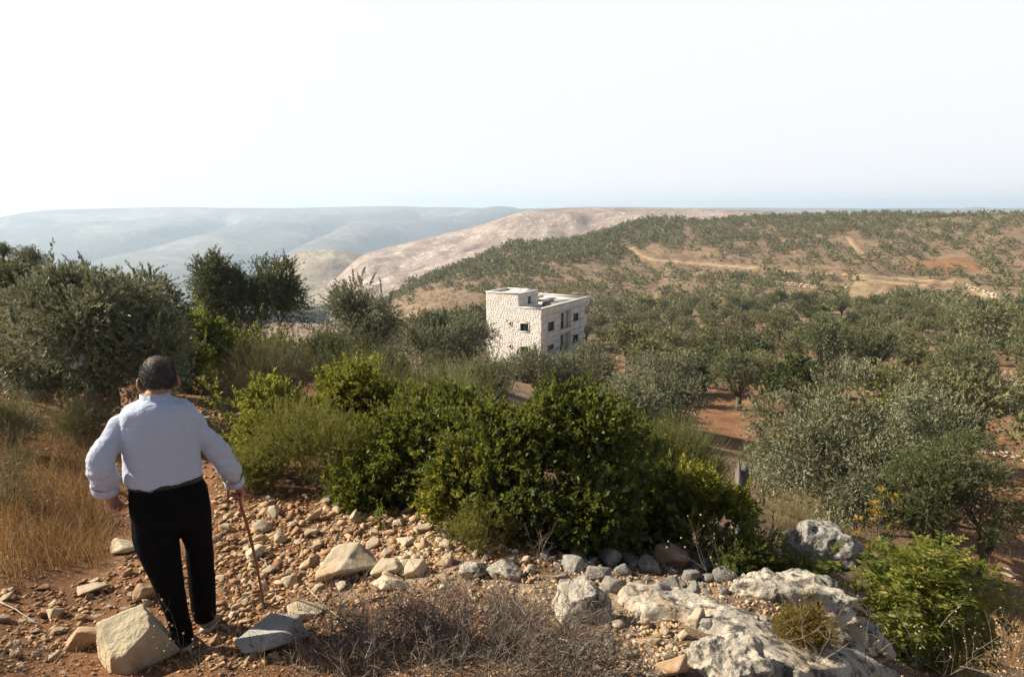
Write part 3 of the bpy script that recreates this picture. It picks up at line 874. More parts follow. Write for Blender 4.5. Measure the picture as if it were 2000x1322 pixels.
def sprig_leaves(rng, p, d, nl, sl, L, W, spread=0.8, droop=0.0, fold=0.25):
    n = len(p)
    t = rng.uniform(0.05, 1, (n, nl))
    pos = p[:, None] + d[:, None] * (t * sl)[..., None]
    pos[..., 2] -= droop * t ** 2 * sl
    r = unit(rng.normal(size=(n, nl, 3)))
    perp = unit(r - (r * d[:, None]).sum(-1, keepdims=True) * d[:, None])
    ld = unit(d[:, None] + perp * spread)
    base = np.repeat(rng.uniform(0, 1, n)[:, None], nl, 1)
    rnd = np.clip(0.55 * base + 0.45 * rng.uniform(0, 1, (n, nl)), 0, 1)
    v, q = leaf_quads(rng, pos.reshape(-1, 3), ld.reshape(-1, 3), L, W, fold, tri=W / L < .42)
    return v, q, rnd.ravel()

def sub_lobes(rng, c, r, n, size=(0.35, 0.6), flat=1.0, low=-0.5):
    out = [(c[0], c[1], c[2], r[0] * .72, r[1] * .72, r[2] * .72)]
    for _ in range(n):
        u = unit(rng.normal(size=3)); u[2] = max(u[2], low); u = unit(u)
        s = rng.uniform(*size)
        q = np.array(c) + u * np.array(r) * (1.04 - s)
        out.append((*q, r[0] * s, r[1] * s, r[2] * s * flat))
    return out

def stems(rng, base, targets, r0, n=5, sides=4, wob=0.08):
    b = Bag()
    for t in targets:
        t = np.array(t, float); base_ = np.array(base, float) + rng.normal(0, r0 * .5, 3) * [1, 1, 0]
        s = np.linspace(0, 1, n)[:, None]
        L = np.linalg.norm(t - base_)
        mid = base_ * (1 - s) + t * s
        mid[:, 2] += (s[:, 0] * (1 - s[:, 0])) * L * 0.25
        mid[1:-1] += rng.normal(0, wob * L, (n - 2, 3)) * .5
        b.tube(mid, r0 * (1 - 0.8 * s[:, 0]), sides)
    return b

OLIVE = leaf_mat('olive_leaf', [(0.0, (0.05, 0.062, 0.020)), (0.45, (0.11, 0.122, 0.038)), (0.8, (0.18, 0.182, 0.062)), (1.0, (0.28, 0.26, 0.11))], under=(0.20, 0.21, 0.12), trans=0.25, rough=0.55, spec=0.2)
OLIVE_SILVER = leaf_mat('silver_olive_leaf', [(0.0, (0.05, 0.06, 0.022)), (0.45, (0.115, 0.122, 0.045)), (0.75, (0.20, 0.20, 0.085)), (1.0, (0.34, 0.33, 0.18))], under=(0.27, 0.275, 0.18), trans=0.22, rough=0.5, spec=0.3)
OLIVE_DK = leaf_mat('dark_olive_leaf', [(0.0, (0.035, 0.046, 0.014)), (0.5, (0.078, 0.090, 0.026)), (0.9, (0.15, 0.155, 0.05)), (1.0, (0.22, 0.21, 0.08))], under=(0.14, 0.155, 0.075), trans=0.25, rough=0.55, spec=0.2)
OLIVE_FAR = leaf_mat('olive_clump', [(0.0, (0.05, 0.062, 0.022)), (0.45, (0.145, 0.145, 0.054)), (1.0, (0.32, 0.295, 0.14))], under=(0.21, 0.21, 0.105), trans=0.25, rough=0.65, spec=0.15, objvar=0.6)
CAROB_FAR = leaf_mat('evergreen_clump', [(0.0, (0.02, 0.035, 0.014)), (0.5, (0.045, 0.07, 0.025)), (1.0, (0.09, 0.12, 0.04))], trans=0.2, rough=0.5, spec=0.3, objvar=0.4)
SCRUB_FAR = leaf_mat('scrub_clump', [(0.0, (0.035, 0.034, 0.018)), (0.5, (0.08, 0.076, 0.036)), (1.0, (0.16, 0.135, 0.07))], trans=0.2, rough=0.7, spec=0.2, objvar=0.5)
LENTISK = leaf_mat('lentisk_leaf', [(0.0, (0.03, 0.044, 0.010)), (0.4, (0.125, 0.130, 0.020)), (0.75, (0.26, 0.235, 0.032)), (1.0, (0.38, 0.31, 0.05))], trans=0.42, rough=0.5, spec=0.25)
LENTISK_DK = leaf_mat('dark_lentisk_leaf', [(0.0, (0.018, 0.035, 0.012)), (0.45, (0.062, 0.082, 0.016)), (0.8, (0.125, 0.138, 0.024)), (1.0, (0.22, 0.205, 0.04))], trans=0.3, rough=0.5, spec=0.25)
FINE = leaf_mat('fine_bush_leaf', [(0.0, (0.06, 0.058, 0.016)), (0.5, (0.14, 0.125, 0.03)), (1.0, (0.24, 0.20, 0.06))], trans=0.34, rough=0.55, spec=0.25)
BROOM = leaf_mat('broom_stem', [(0.0, (0.06, 0.075, 0.03)), (0.5, (0.12, 0.135, 0.055)), (1.0, (0.22, 0.21, 0.10))], trans=0.2, rough=0.6, spec=0.25)
BRIGHT = leaf_mat('bright_green_leaf', [(0.0, (0.055, 0.08, 0.016)), (0.5, (0.125, 0.16, 0.028)), (1.0, (0.22, 0.24, 0.045))], trans=0.38, rough=0.45, spec=0.35)
YELLOWGR = leaf_mat('yellow_green_leaf', [(0.0, (0.07, 0.095, 0.018)), (0.5, (0.14, 0.165, 0.03)), (0.85, (0.24, 0.23, 0.04)), (1.0, (0.42, 0.33, 0.05))], trans=0.42, rough=0.5, spec=0.3)
ORANGELF = leaf_mat('orange_leaf', [(0.0, (0.18, 0.13, 0.03)), (0.5, (0.36, 0.20, 0.04)), (1.0, (0.48, 0.28, 0.06))], trans=0.4, rough=0.5, spec=0.3)
GREYSCRUB = leaf_mat('grey_scrub_twig', [(0.0, (0.075, 0.065, 0.045)), (0.5, (0.14, 0.12, 0.08)), (1.0, (0.22, 0.185, 0.12))], trans=0.15, rough=0.7, spec=0.15)
BROWNLF = leaf_mat('brown_leaf', [(0.0, (0.09, 0.06, 0.02)), (0.5, (0.19, 0.125, 0.035)), (1.0, (0.28, 0.19, 0.06))], trans=0.25, rough=0.7, spec=0.15)
BARK = bark_mat('olive_bark')
TWIG = bark_mat('twig_bark', (0.07, 0.05, 0.035), (0.18, 0.14, 0.10))
DRYTWIG = straw_mat('dry_twig', [(0.0, (0.10, 0.075, 0.055)), (0.5, (0.23, 0.18, 0.135)), (1.0, (0.42, 0.35, 0.26))], 0.05)
STRAW = straw_mat('dry_straw', [(0.0, (0.11, 0.058, 0.022)), (0.5, (0.31, 0.18, 0.062)), (0.85, (0.46, 0.30, 0.115)), (1.0, (0.60, 0.46, 0.25))], 0.25)
GREENGRASS = straw_mat('pale_green_grass', [(0.0, (0.13, 0.13, 0.04)), (0.6, (0.28, 0.26, 0.09)), (1.0, (0.48, 0.41, 0.19))], 0.3)

def box3(x0, x1, y0, y1, d):
    """centre and half sizes in metres of a photo box seen at distance d"""
    c = at((x0 + x1) / 2, (y0 + y1) / 2, d)
    dep = project(c)[2]
    ang = math.atan(((y0 + y1) / 2 - PY) / F) + PITCH
    return c, (x1 - x0) / 2 * dep / F, (y1 - y0) / 2 * dep / F / math.cos(ang)

def local(o, v): return v - np.array(o.location)

def shrub(name, label, cat, box, d, mat, n, nl, sl, L, W, lobes=9, depth=0.85, up=0.4, spread=0.8, gap=-0.15, gapf=1.4, seed=1, shell=.4, droop=0., group=None, stem_mat=None, size=(.35, .6), stem_n=9, crown='foliage', ground=True, fold=.25, low=-0.3):
    rng = np.random.default_rng(seed)
    c, rx, rz = box3(*box, d)
    ry = rx * depth
    g = float(gz(c[0], c[1]))
    top0 = CZ - math.tan(math.atan((box[2] - PY) / F) + PITCH) * (math.hypot(c[0], c[1]) + .5 * ry)   # its far side shows highest
    if top0 > g + .25: bot0 = c[2] - rz; c[2] = (top0 + bot0) / 2; rz = max((top0 - bot0) / 2, .12)
    if ground and c[2] - rz > g:                     # reach down to the ground
        top = c[2] + rz; rz = (top - g) / 2 * 1.02; c = np.array([c[0], c[1], top - rz])
    lob = sub_lobes(rng, c, (rx, ry, rz), lobes, size, low=low)
    o = thing(name, label, cat, (c[0], c[1], g), 0, group)
    p, dd = crown_points(rng, lob, n, up, shell, gap, gapf / max(rx, .3), seed)
    keep = p[:, 2] > gz(p[:, 0], p[:, 1]) - 0.02
    p, dd = p[keep], dd[keep]
    k0 = max(int(len(p) * .02), 4)                         # twigs that stick out and break the outline
    ix = rng.choice(np.nonzero(p[:, 2] > np.quantile(p[:, 2], .35))[0], k0)
    sd_ = unit(dd[ix] + np.stack([rng.normal(0, .35, k0), rng.normal(0, .35, k0), rng.uniform(.2, 1.2, k0)], -1)); ln_ = rng.uniform(.3, 1.1, k0)
    for k_ in range(1, 4):
        p = np.vstack([p, p[ix] + sd_ * (ln_ * sl * k_ * .7)[:, None]]); dd = np.vstack([dd, sd_])
    v, q, r = sprig_leaves(rng, p, dd, nl, sl, L, W, spread, droop, fold)
    link(crown, mesh_np(crown, local(o, v), q, mat, r), o)
    tg = np.array(lob)[1:, :3]
    if stem_n:
        tg = tg[rng.permutation(len(tg))[:stem_n]]
        b = stems(rng, (c[0], c[1], g - .05), tg, max(0.012, 0.018 * rx), 5, 4)
        b.v = [local(o, x) for x in b.v]
        link('stems', b.mesh('stems', stem_mat or TWIG), o)
    return o

def broom(name, label, cat, box, d, mat, n, h, w=0.006, seed=1, lean=0.35, group=None):
    """many thin upright rush-like stems"""
    rng = np.random.default_rng(seed)
    c, rx, rz = box3(*box, d)
    g0 = float(gz(c[0], c[1]))
    o = thing(name, label, cat, (c[0], c[1], g0), 0, group)
    top = c[2] + rz
    ang = rng.uniform(0, 2 * math.pi, n); rr = np.sqrt(rng.uniform(0, 1, n))
    bx = c[0] + np.cos(ang) * rr * rx * .75; by = c[1] + np.sin(ang) * rr * rx * .55
    g = gz(bx, by)
    hh = np.maximum(top - g, 0.15) * (1 - 0.45 * rr ** 2) * rng.uniform(.55, 1.08, n)
    hb = np.maximum(hh - h, 0) * rng.uniform(0.3, 1, n)      # bare lower part hidden inside the bush
    dirx = np.cos(ang) * rr * lean + rng.normal(0, .14, n); diry = np.sin(ang) * rr * lean + rng.normal(0, .14, n)
    m = 4
    s = np.linspace(0, 1, m)[None]
    z = g[:, None] + hb[:, None] + (hh - hb)[:, None] * s
    x = bx[:, None] + dirx[:, None] * (hh - hb)[:, None] * s ** 1.5 + rng.normal(0, .008, (n, m)); y = by[:, None] + diry[:, None] * (hh - hb)[:, None] * s ** 1.5
    a2 = rng.uniform(0, math.pi, n)
    ww = (w * (1 - 0.8 * s))
    sx = np.cos(a2)[:, None] * ww; sy = np.sin(a2)[:, None] * ww
    v = np.empty((n, m, 2, 3))
    v[..., 0, 0] = x - sx; v[..., 0, 1] = y - sy; v[..., 1, 0] = x + sx; v[..., 1, 1] = y + sy; v[..., 2] = z[..., None]
    idx = (np.arange(n) * m * 2)[:, None] + np.arange(m - 1)[None] * 2
    q = np.stack([idx, idx + 1, idx + 3, idx + 2], -1).reshape(-1, 4)
    rnd = np.repeat(rng.uniform(0, 1, n), m - 1)
    link('stems', mesh_np('stems', local(o, v.reshape(-1, 3)), q, mat, rnd), o)
    return o

def grass(name, label, polys, n, h, mat, seed=1, w=0.003, dens=None, curl=.5):
    rng = np.random.default_rng(seed)
    P = []
    for poly, k in polys:
        xs = [a for a, b in poly]; ys = [b for a, b in poly]
        px = rng.uniform(min(xs), max(xs), k * 4); py = rng.uniform(min(ys), max(ys), k * 4)
        m = inpoly(px, py, poly); px, py = px[m][:k], py[m][:k]
        P.append(hit(px, py))
    P = np.vstack(P); P = P[~np.isnan(P[:, 0])]
    keep = fbm(P * 1.3, 3, seed) > -0.22
    P = P[keep]; n = len(P)
    P = P + np.stack([rng.normal(0, .05, n), rng.normal(0, .05, n), np.zeros(n)], -1)
    P[:, 2] = gz(P[:, 0], P[:, 1]) - .01
    m = 5; s = np.linspace(0, 1, m)[None]
    hh = h * rng.uniform(.35, 1.25, n) * (1 + 0.6 * fbm(P * .8, 2, seed + 3))
    an = rng.uniform(0, 2 * math.pi, n); ln = rng.uniform(.1, 1.0, n) * curl
    x = P[:, 0, None] + (np.cos(an) * ln * hh)[:, None] * s ** 2; y = P[:, 1, None] + (np.sin(an) * ln * hh)[:, None] * s ** 2
    z = P[:, 2, None] + hh[:, None] * s * (1 - 0.25 * ln[:, None] * s)
    a2 = rng.uniform(0, math.pi, n); ww = w * (1 - .85 * s) * rng.uniform(.6, 1.4, n)[:, None]
    v = np.empty((n, m, 2, 3))
    v[..., 0, 0] = x - np.cos(a2)[:, None] * ww; v[..., 1, 0] = x + np.cos(a2)[:, None] * ww
    v[..., 0, 1] = y - np.sin(a2)[:, None] * ww; v[..., 1, 1] = y + np.sin(a2)[:, None] * ww
    v[..., 2] = z[..., None]
    idx = (np.arange(n) * m * 2)[:, None] + np.arange(m - 1)[None] * 2
    q = np.stack([idx, idx + 1, idx + 3, idx + 2], -1).reshape(-1, 4)
    o = link(name, mesh_np(name, v.reshape(-1, 3), q, mat, np.repeat(rng.uniform(0, 1, n), m - 1)))
    o['label'] = label; o['category'] = 'grass'; o['kind'] = 'stuff'
    return o

def big_olive(label, box, d, n, mat, seed, nl=14, sl=.32, L=.062, W=.013, lobes=12, depth=.9, trunk=None, gap=-.12, group=None, name='olive_tree', up=.5, limbs=6, extra=(), shoots=0, gapf=2.2, size=(.28, .5), low=-.35, tr=None, ground=True):
    rng = np.random.default_rng(seed)
    c, rx, rz = box3(*box, d); ry = rx * depth
    g = float(gz(c[0], c[1]))
    lob = sub_lobes(rng, c, (rx, ry, rz), lobes, size, low=low)
    for e in extra:
        ce, ex, ez = box3(*e, d); lob += sub_lobes(rng, ce, (ex, ex * .8, ez), 6, (.35, .55), low=-.6)
    base = np.array([c[0], c[1], g]) if trunk is None else hit1(*trunk)
    if trunk is not None:                                  # keep the trunk under the crown
        k = math.hypot(c[0], c[1]) / math.hypot(base[0], base[1]); k = max(min(k, 1.06), .94)
        base = base * np.array([k, k, 1]); base[2] = gz(base[0], base[1])
    o = thing(name, label, 'olive tree', tuple(base), 0, group)
    p, dd = crown_points(rng, lob, n, up, .38, gap, gapf / rx, seed)
    keep = p[:, 2] > gz(p[:, 0], p[:, 1]) + 0.05
    p, dd = p[keep], dd[keep]
    if shoots:                                             # long upright shoots breaking the outline
        top = np.nonzero(p[:, 2] > np.quantile(p[:, 2], .55))[0]; ix = rng.choice(top, shoots)
        sd_ = unit(np.stack([rng.normal(0, .3, shoots), rng.normal(0, .3, shoots), np.ones(shoots)], -1)); ln_ = rng.uniform(.15, .5, shoots)
        for k_ in range(5):
            p = np.vstack([p, p[ix] + sd_ * (ln_ * sl * k_ * .45)[:, None]]); dd = np.vstack([dd, sd_])
    v, q, r = sprig_leaves(rng, p, dd, nl, sl, L, W, .55, .25)
    link('crown', mesh_np('crown', local(o, v), q, mat, r), o)
    b = Bag(); tr = tr or max(.07, rx * .075)
    H = c[2] + rz * .1 - base[2]
    fork = base + np.array([rng.normal(0, .1), rng.normal(0, .1), max(H * .4, .25)])
    b.tube([base - [0, 0, .15], base * .6 + fork * .4 + rng.normal(0, .04, 3), fork], [tr * 1.35, tr, tr * .85], 8)
    for k in range(limbs):
        t = np.array(lob[1 + k % (len(lob) - 1)][:3]) + rng.normal(0, .1, 3)
        s = np.linspace(0, 1, 6)[:, None]
        pts = fork * (1 - s) + t * s; L_ = np.linalg.norm(t - fork)
        pts[1:-1] += rng.normal(0, .07 * L_, (4, 3))
        b.tube(pts, tr * .6 * (1 - .85 * s[:, 0]), 5)
    b.v = [local(o, x) for x in b.v]
    link('trunk', b.mesh('trunk', BARK, True), o)
    return o

# ------------------------------------------------------------------ orchard trees: a few shapes, many individual trees
def make_variant(seed, n, nl, sl, L, W, mat, flat=.82, twist=True, sides=6):
    rng = np.random.default_rng(seed)
    R_, Hc = 1.0, 1.25 + rng.uniform(-.1, .1)
    lob = []
    for k in range(rng.integers(8, 13)):
        a = rng.uniform(0, 2 * math.pi); rr = rng.uniform(.2, .68)
        s = rng.uniform(.34, .52)
        lob.append((math.cos(a) * rr, math.sin(a) * rr, Hc + rng.uniform(-.32, .42) * (1.1 - rr), s, s, s * flat))
    lob.append((0, 0, Hc, .6, .6, .5))
    p, d = crown_points(rng, lob, n, .5, .4, -.2, 2.3, seed)
    v, q, r = sprig_leaves(rng, p, d, nl, sl, L, W, .6, .2)
    crown = mesh_np('crown', v, q, mat, r)
    b = Bag()
    f = np.array([rng.normal(0, .08), rng.normal(0, .08), .42])
    b.tube([(0, 0, -.15), (rng.normal(0, .03), rng.normal(0, .03), .18), tuple(f)], [.15, .11, .10], sides)
    for k in range(4):
        t = np.array(lob[k][:3]); m = (f + t) / 2 + rng.normal(0, .07, 3)
        b.tube([f, m, t], [.075, .05, .02], max(4, sides - 1))
    return crown, b.mesh('trunk', BARK, True)

def copy_tree(var, loc, s, rz, label, group, cat='olive tree', name='olive_tree', sz=1.0):
    o = thing(name, label, cat, loc, rz, group)
    o.scale = (s, s, s * sz)
    link('crown', var[0], o); link('trunk', var[1], o)
    return o
# ------------------------------------------------------------------ named trees and shrubs
# far left olives and the hill with its rocks
big_olive('broad grey-green olive tree beside the path, in front of the walking man', (10, 352, 540, 790), 11.5, 14500, OLIVE_SILVER, 11, nl=15, sl=.30, L=.068, W=.019, lobes=20, trunk=(215, 790), size=(.18, .46), gap=-.10, low=-.9, shoots=70, extra=[(15, 130, 560, 720), (230, 350, 560, 740), (90, 260, 530, 610), (60, 230, 650, 800), (200, 345, 640, 770), (20, 120, 640, 770)])
big_olive('olive tree with upright shoots behind the broad olive beside the path', (225, 352, 528, 700), 14.5, 4200, OLIVE_DK, 12, nl=14, sl=.36, L=.07, W=.018, lobes=12, low=-.9, gap=-.12, shoots=40)
big_olive('dark leaning olive tree standing against the hazy mountain', (380, 520, 525, 680), 22, 8500, OLIVE_DK, 13, nl=16, sl=.46, L=.085, W=.024, lobes=16, gap=-.12, low=-.6, size=(.3, .5), shoots=50, extra=[(440, 590, 505, 600), (535, 610, 535, 655), (362, 450, 500, 560)])
big_olive('silvery olive tree right of the dark leaning olive', (612, 775, 545, 700), 23, 6500, OLIVE_SILVER, 14, nl=15, sl=.46, L=.085, W=.024, lobes=13, gap=-.08, low=-.9, shoots=60)
big_olive('wispy pale olive tree left of the stone house', (765, 965, 612, 730), 25, 6500, OLIVE_SILVER, 15, nl=14, sl=.48, L=.09, W=.026, lobes=14, gap=-.05, low=-.9, shoots=60)
shrub('bright_shrub', 'bright green leafy shrub under the dark leaning olive', 'shrub', (345, 455, 575, 705), 18, BRIGHT, 1100, 12, .22, .075, .045, seed=21)
shrub('evergreen_shrub', 'dark evergreen shrub below the leaning olive tree', 'shrub', (400, 590, 625, 715), 19, LENTISK_DK, 1500, 12, .22, .07, .035, seed=22)
shrub('dry_shrub', 'grey-brown dry shrub beside the path behind the green bushes', 'shrub', (430, 640, 655, 750), 13, GREYSCRUB, 2600, 9, .28, .09, .007, seed=23, spread=.5, up=.8)
shrub('dry_shrub', 'low dark dry shrub at the bend of the path', 'shrub', (405, 480, 705, 790), 11, GREYSCRUB, 700, 9, .2, .08, .006, seed=24, spread=.6)
broom('broom_shrub', 'wispy pale broom shrub rising behind the middle of the green bushes', 'shrub', (600, 800, 645, 760), 13.5, BROOM, 900, .7, .004, seed=25, lean=.45)
broom('broom_shrub', 'tall wispy broom shrub below the pale olive left of the stone house', 'shrub', (720, 980, 685, 790), 12.5, BROOM, 1500, .6, .004, seed=26, lean=.5)
shrub('evergreen_shrub', 'dark shrub filling the gap between the broad olive and the leaning olive', 'shrub', (300, 420, 640, 735), 15.5, LENTISK_DK, 1500, 12, .2, .06, .03, seed=27, low=-.8)
shrub('evergreen_shrub', 'dull green shrub under the silvery olive tree', 'shrub', (560, 700, 640, 740), 19, OLIVE_DK, 1700, 12, .25, .07, .022, seed=28, low=-.8)
shrub('evergreen_shrub', 'dull green shrub below the pale olive left of the house', 'shrub', (690, 860, 670, 760), 19, OLIVE_DK, 1800, 12, .25, .07, .022, seed=29, low=-.8)
shrub('low_olive_bush', 'olive regrowth between the thicket and the house', 'olive bush', (850, 1010, 690, 800), 17, OLIVE, 2200, 13, .28, .065, .018, seed=30, low=-.8)
shrub('dry_shrub', 'dark dry shrub on the bank at the left edge', 'shrub', (-60, 55, 725, 810), 9.6, GREYSCRUB, 1300, 9, .2, .07, .006, seed=91, spread=.6, up=.7)
shrub('dry_shrub', 'grey dry shrub at the left edge above the straw grass', 'shrub', (-60, 45, 810, 910), 7.6, GREYSCRUB, 1500, 9, .2, .06, .005, seed=92, spread=.6, up=.8)
shrub('dry_shrub', 'low dry shrub under the broad olive by the path', 'shrub', (90, 210, 740, 810), 10.2, GREYSCRUB, 1300, 9, .2, .07, .006, seed=93, spread=.6, up=.7)
shrub('evergreen_shrub', 'dark scrub bush on the crest of the left hill', 'shrub', (-10, 60, 495, 560), 27, OLIVE_DK, 900, 10, .3, .12, .05, seed=94, low=-.8)
shrub('evergreen_shrub', 'dark scrub bush on the left hill, right of the small olive', 'shrub', (60, 125, 505, 580), 24, OLIVE_DK, 900, 10, .3, .12, .05, seed=95, low=-.8)
# the long thicket in the middle
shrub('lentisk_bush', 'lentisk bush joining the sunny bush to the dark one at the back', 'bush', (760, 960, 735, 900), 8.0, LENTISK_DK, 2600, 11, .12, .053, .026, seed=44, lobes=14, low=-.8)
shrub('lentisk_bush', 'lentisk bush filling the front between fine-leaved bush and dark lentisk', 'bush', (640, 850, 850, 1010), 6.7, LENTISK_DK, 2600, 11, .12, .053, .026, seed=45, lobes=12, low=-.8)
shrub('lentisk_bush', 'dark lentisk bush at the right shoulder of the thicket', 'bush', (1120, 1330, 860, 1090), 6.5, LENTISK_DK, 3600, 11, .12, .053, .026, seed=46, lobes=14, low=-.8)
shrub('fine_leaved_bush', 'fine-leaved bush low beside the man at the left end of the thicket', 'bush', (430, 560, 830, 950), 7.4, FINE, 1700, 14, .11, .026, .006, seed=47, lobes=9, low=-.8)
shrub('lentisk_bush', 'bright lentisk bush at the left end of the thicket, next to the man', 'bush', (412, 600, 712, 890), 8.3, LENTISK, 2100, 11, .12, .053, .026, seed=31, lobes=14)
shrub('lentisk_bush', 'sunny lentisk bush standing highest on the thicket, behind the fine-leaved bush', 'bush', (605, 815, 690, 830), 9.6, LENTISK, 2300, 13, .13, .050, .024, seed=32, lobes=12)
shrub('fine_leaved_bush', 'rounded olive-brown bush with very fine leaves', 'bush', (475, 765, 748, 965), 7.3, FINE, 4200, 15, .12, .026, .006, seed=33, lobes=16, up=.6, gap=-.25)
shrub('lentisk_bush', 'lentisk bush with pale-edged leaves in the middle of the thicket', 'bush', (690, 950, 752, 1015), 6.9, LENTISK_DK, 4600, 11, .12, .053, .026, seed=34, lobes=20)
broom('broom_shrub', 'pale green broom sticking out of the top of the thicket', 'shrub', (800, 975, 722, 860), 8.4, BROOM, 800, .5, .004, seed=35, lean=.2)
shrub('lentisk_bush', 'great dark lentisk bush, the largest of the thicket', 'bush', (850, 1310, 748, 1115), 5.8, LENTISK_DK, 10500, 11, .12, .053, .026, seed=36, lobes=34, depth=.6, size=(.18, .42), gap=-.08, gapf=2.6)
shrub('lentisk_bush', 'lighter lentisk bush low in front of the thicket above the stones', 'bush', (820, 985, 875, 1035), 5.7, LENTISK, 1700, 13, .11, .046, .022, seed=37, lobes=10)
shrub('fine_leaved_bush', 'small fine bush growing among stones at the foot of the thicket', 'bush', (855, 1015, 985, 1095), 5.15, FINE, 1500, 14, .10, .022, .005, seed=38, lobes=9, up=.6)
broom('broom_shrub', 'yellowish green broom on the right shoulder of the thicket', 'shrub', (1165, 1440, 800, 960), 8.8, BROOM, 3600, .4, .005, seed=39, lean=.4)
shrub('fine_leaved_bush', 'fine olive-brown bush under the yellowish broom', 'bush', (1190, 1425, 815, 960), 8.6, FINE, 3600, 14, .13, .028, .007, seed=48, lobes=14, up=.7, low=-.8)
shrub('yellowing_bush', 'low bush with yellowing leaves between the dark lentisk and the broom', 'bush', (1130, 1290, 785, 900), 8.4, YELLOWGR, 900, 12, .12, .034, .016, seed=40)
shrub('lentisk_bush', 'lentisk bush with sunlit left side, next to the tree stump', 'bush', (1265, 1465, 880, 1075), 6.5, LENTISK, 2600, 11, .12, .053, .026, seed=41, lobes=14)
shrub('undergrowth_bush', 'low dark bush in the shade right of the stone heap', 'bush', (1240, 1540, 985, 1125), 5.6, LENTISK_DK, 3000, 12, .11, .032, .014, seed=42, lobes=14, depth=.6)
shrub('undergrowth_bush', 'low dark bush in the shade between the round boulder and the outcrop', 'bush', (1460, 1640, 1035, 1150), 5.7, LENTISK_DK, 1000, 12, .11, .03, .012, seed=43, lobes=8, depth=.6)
# right hand side
big_olive('large wind-brushed olive tree with pale leaves, right of the thicket', (1445, 1900, 722, 1015), 15.0, 18000, OLIVE_SILVER, 51, nl=15, sl=.34, L=.074, W=.024, lobes=26, trunk=(1648, 985), size=(.22, .42), gap=-.10, limbs=9, low=-.2, shoots=120)
big_olive('dark shaded olive tree growing against the large pale olive', (1690, 1960, 845, 1075), 13.2, 7000, OLIVE_DK, 52, nl=15, sl=.32, L=.06, W=.013, lobes=14, depth=.7)
big_olive('small olive tree at the right edge above red soil', (1870, 1990, 900, 1070), 14.2, 1700, OLIVE, 53, nl=14, sl=.3, L=.06, W=.014, lobes=7, gap=0.02)
shrub('carob_tree', 'dark green carob tree behind the large pale olive', 'carob tree', (1690, 1905, 708, 880), 23, LENTISK_DK, 2600, 13, .26, .09, .055, seed=54, lobes=16, crown='crown')
shrub('carob_tree', 'bright green carob sapling at the left of the dark carob', 'carob tree', (1690, 1790, 706, 790), 22, BRIGHT, 700, 12, .22, .08, .05, seed=55, lobes=6, crown='crown')
shrub('low_olive_bush', 'grey-green olive regrowth left of the large pale olive', 'olive bush', (1450, 1560, 790, 900), 16.5, OLIVE, 1100, 14, .3, .06, .014, seed=56, up=.6, lobes=7)

def pinnate(name, label, cat, box, d, mat, n, seed, leaf=.17, stem=True, lobes=12, depth=.8, gap=-.1, ground=True):
    """shrub with feather-shaped leaves: two rows of leaflets along a drooping midrib"""
    rng = np.random.default_rng(seed)
    c, rx, rz = box3(*box, d); ry = rx * depth
    g = float(gz(c[0], c[1]))
    if ground and c[2] - rz > g:
        top = c[2] + rz; rz = (top - g) / 2; c = np.array([c[0], c[1], top - rz])
    lob = sub_lobes(rng, c, (rx, ry, rz), lobes, (.3, .5), low=-.4)
    o = thing(name, label, cat, (c[0], c[1], g))
    p, dd = crown_points(rng, lob, n, .35, .32, gap, 2.0 / max(rx, .2), seed)
    keep = p[:, 2] > gz(p[:, 0], p[:, 1]) + .03; p, dd = p[keep], dd[keep]; n = len(p)
    k = 7; t = np.linspace(.2, 1, k)[None]
    L = leaf * rng.uniform(.7, 1.25, n)[:, None]
    mid = p[:, None] + dd[:, None] * (L * t)[..., None]; mid[..., 2] -= .35 * L * t ** 2
    side = unit(np.cross(dd, np.array([0, 0, 1.0])) + 1e-6)[:, None] * np.ones((1, k, 1))
    pos, dr, rn = [], [], []
    base = rng.uniform(0, 1, n)[:, None] * np.ones((1, k))
    for sg in (-1, 1):
        pos.append(mid); d2 = unit(side * sg + dd[:, None] * .55 + rng.normal(0, .15, mid.shape) - np.array([0, 0, .2])); dr.append(d2); rn.append(np.clip(base * .8 + .2 * rng.uniform(0, 1, base.shape), 0, 1))
    pos = np.concatenate([x.reshape(-1, 3) for x in pos]); dr = np.concatenate([x.reshape(-1, 3) for x in dr])
    v, q = leaf_quads(rng, pos, dr, leaf * .40, leaf * .13, .12)
    link('foliage', mesh_np('foliage', local(o, v), q, mat, np.concatenate([x.ravel() for x in rn])), o)
    if stem:
        tg = np.array(lob)[1:, :3]
        b = stems(rng, (c[0], c[1], g - .05), tg, .016, 6, 4)
        b.v = [local(o, x) for x in b.v]; link('stems', b.mesh('stems', TWIG), o)
    return o
pinnate('terebinth_bush', 'yellow-green terebinth bush with feathery leaves beside the limestone outcrop', 'bush', (1680, 1895, 1045, 1255), 6.0, YELLOWGR, 1700, 61, .14, lobes=20)
pinnate('terebinth_bush', 'low shaded green bush under the yellow-green terebinth', 'bush', (1780, 1960, 1120, 1290), 6.4, LENTISK, 420, 62, .16)
pinnate('terebinth_sprig', 'small green sprig in front of the round grey boulder', 'sapling', (1575, 1640, 1058, 1120), 5.6, YELLOWGR, 70, 63, .13, lobes=4)

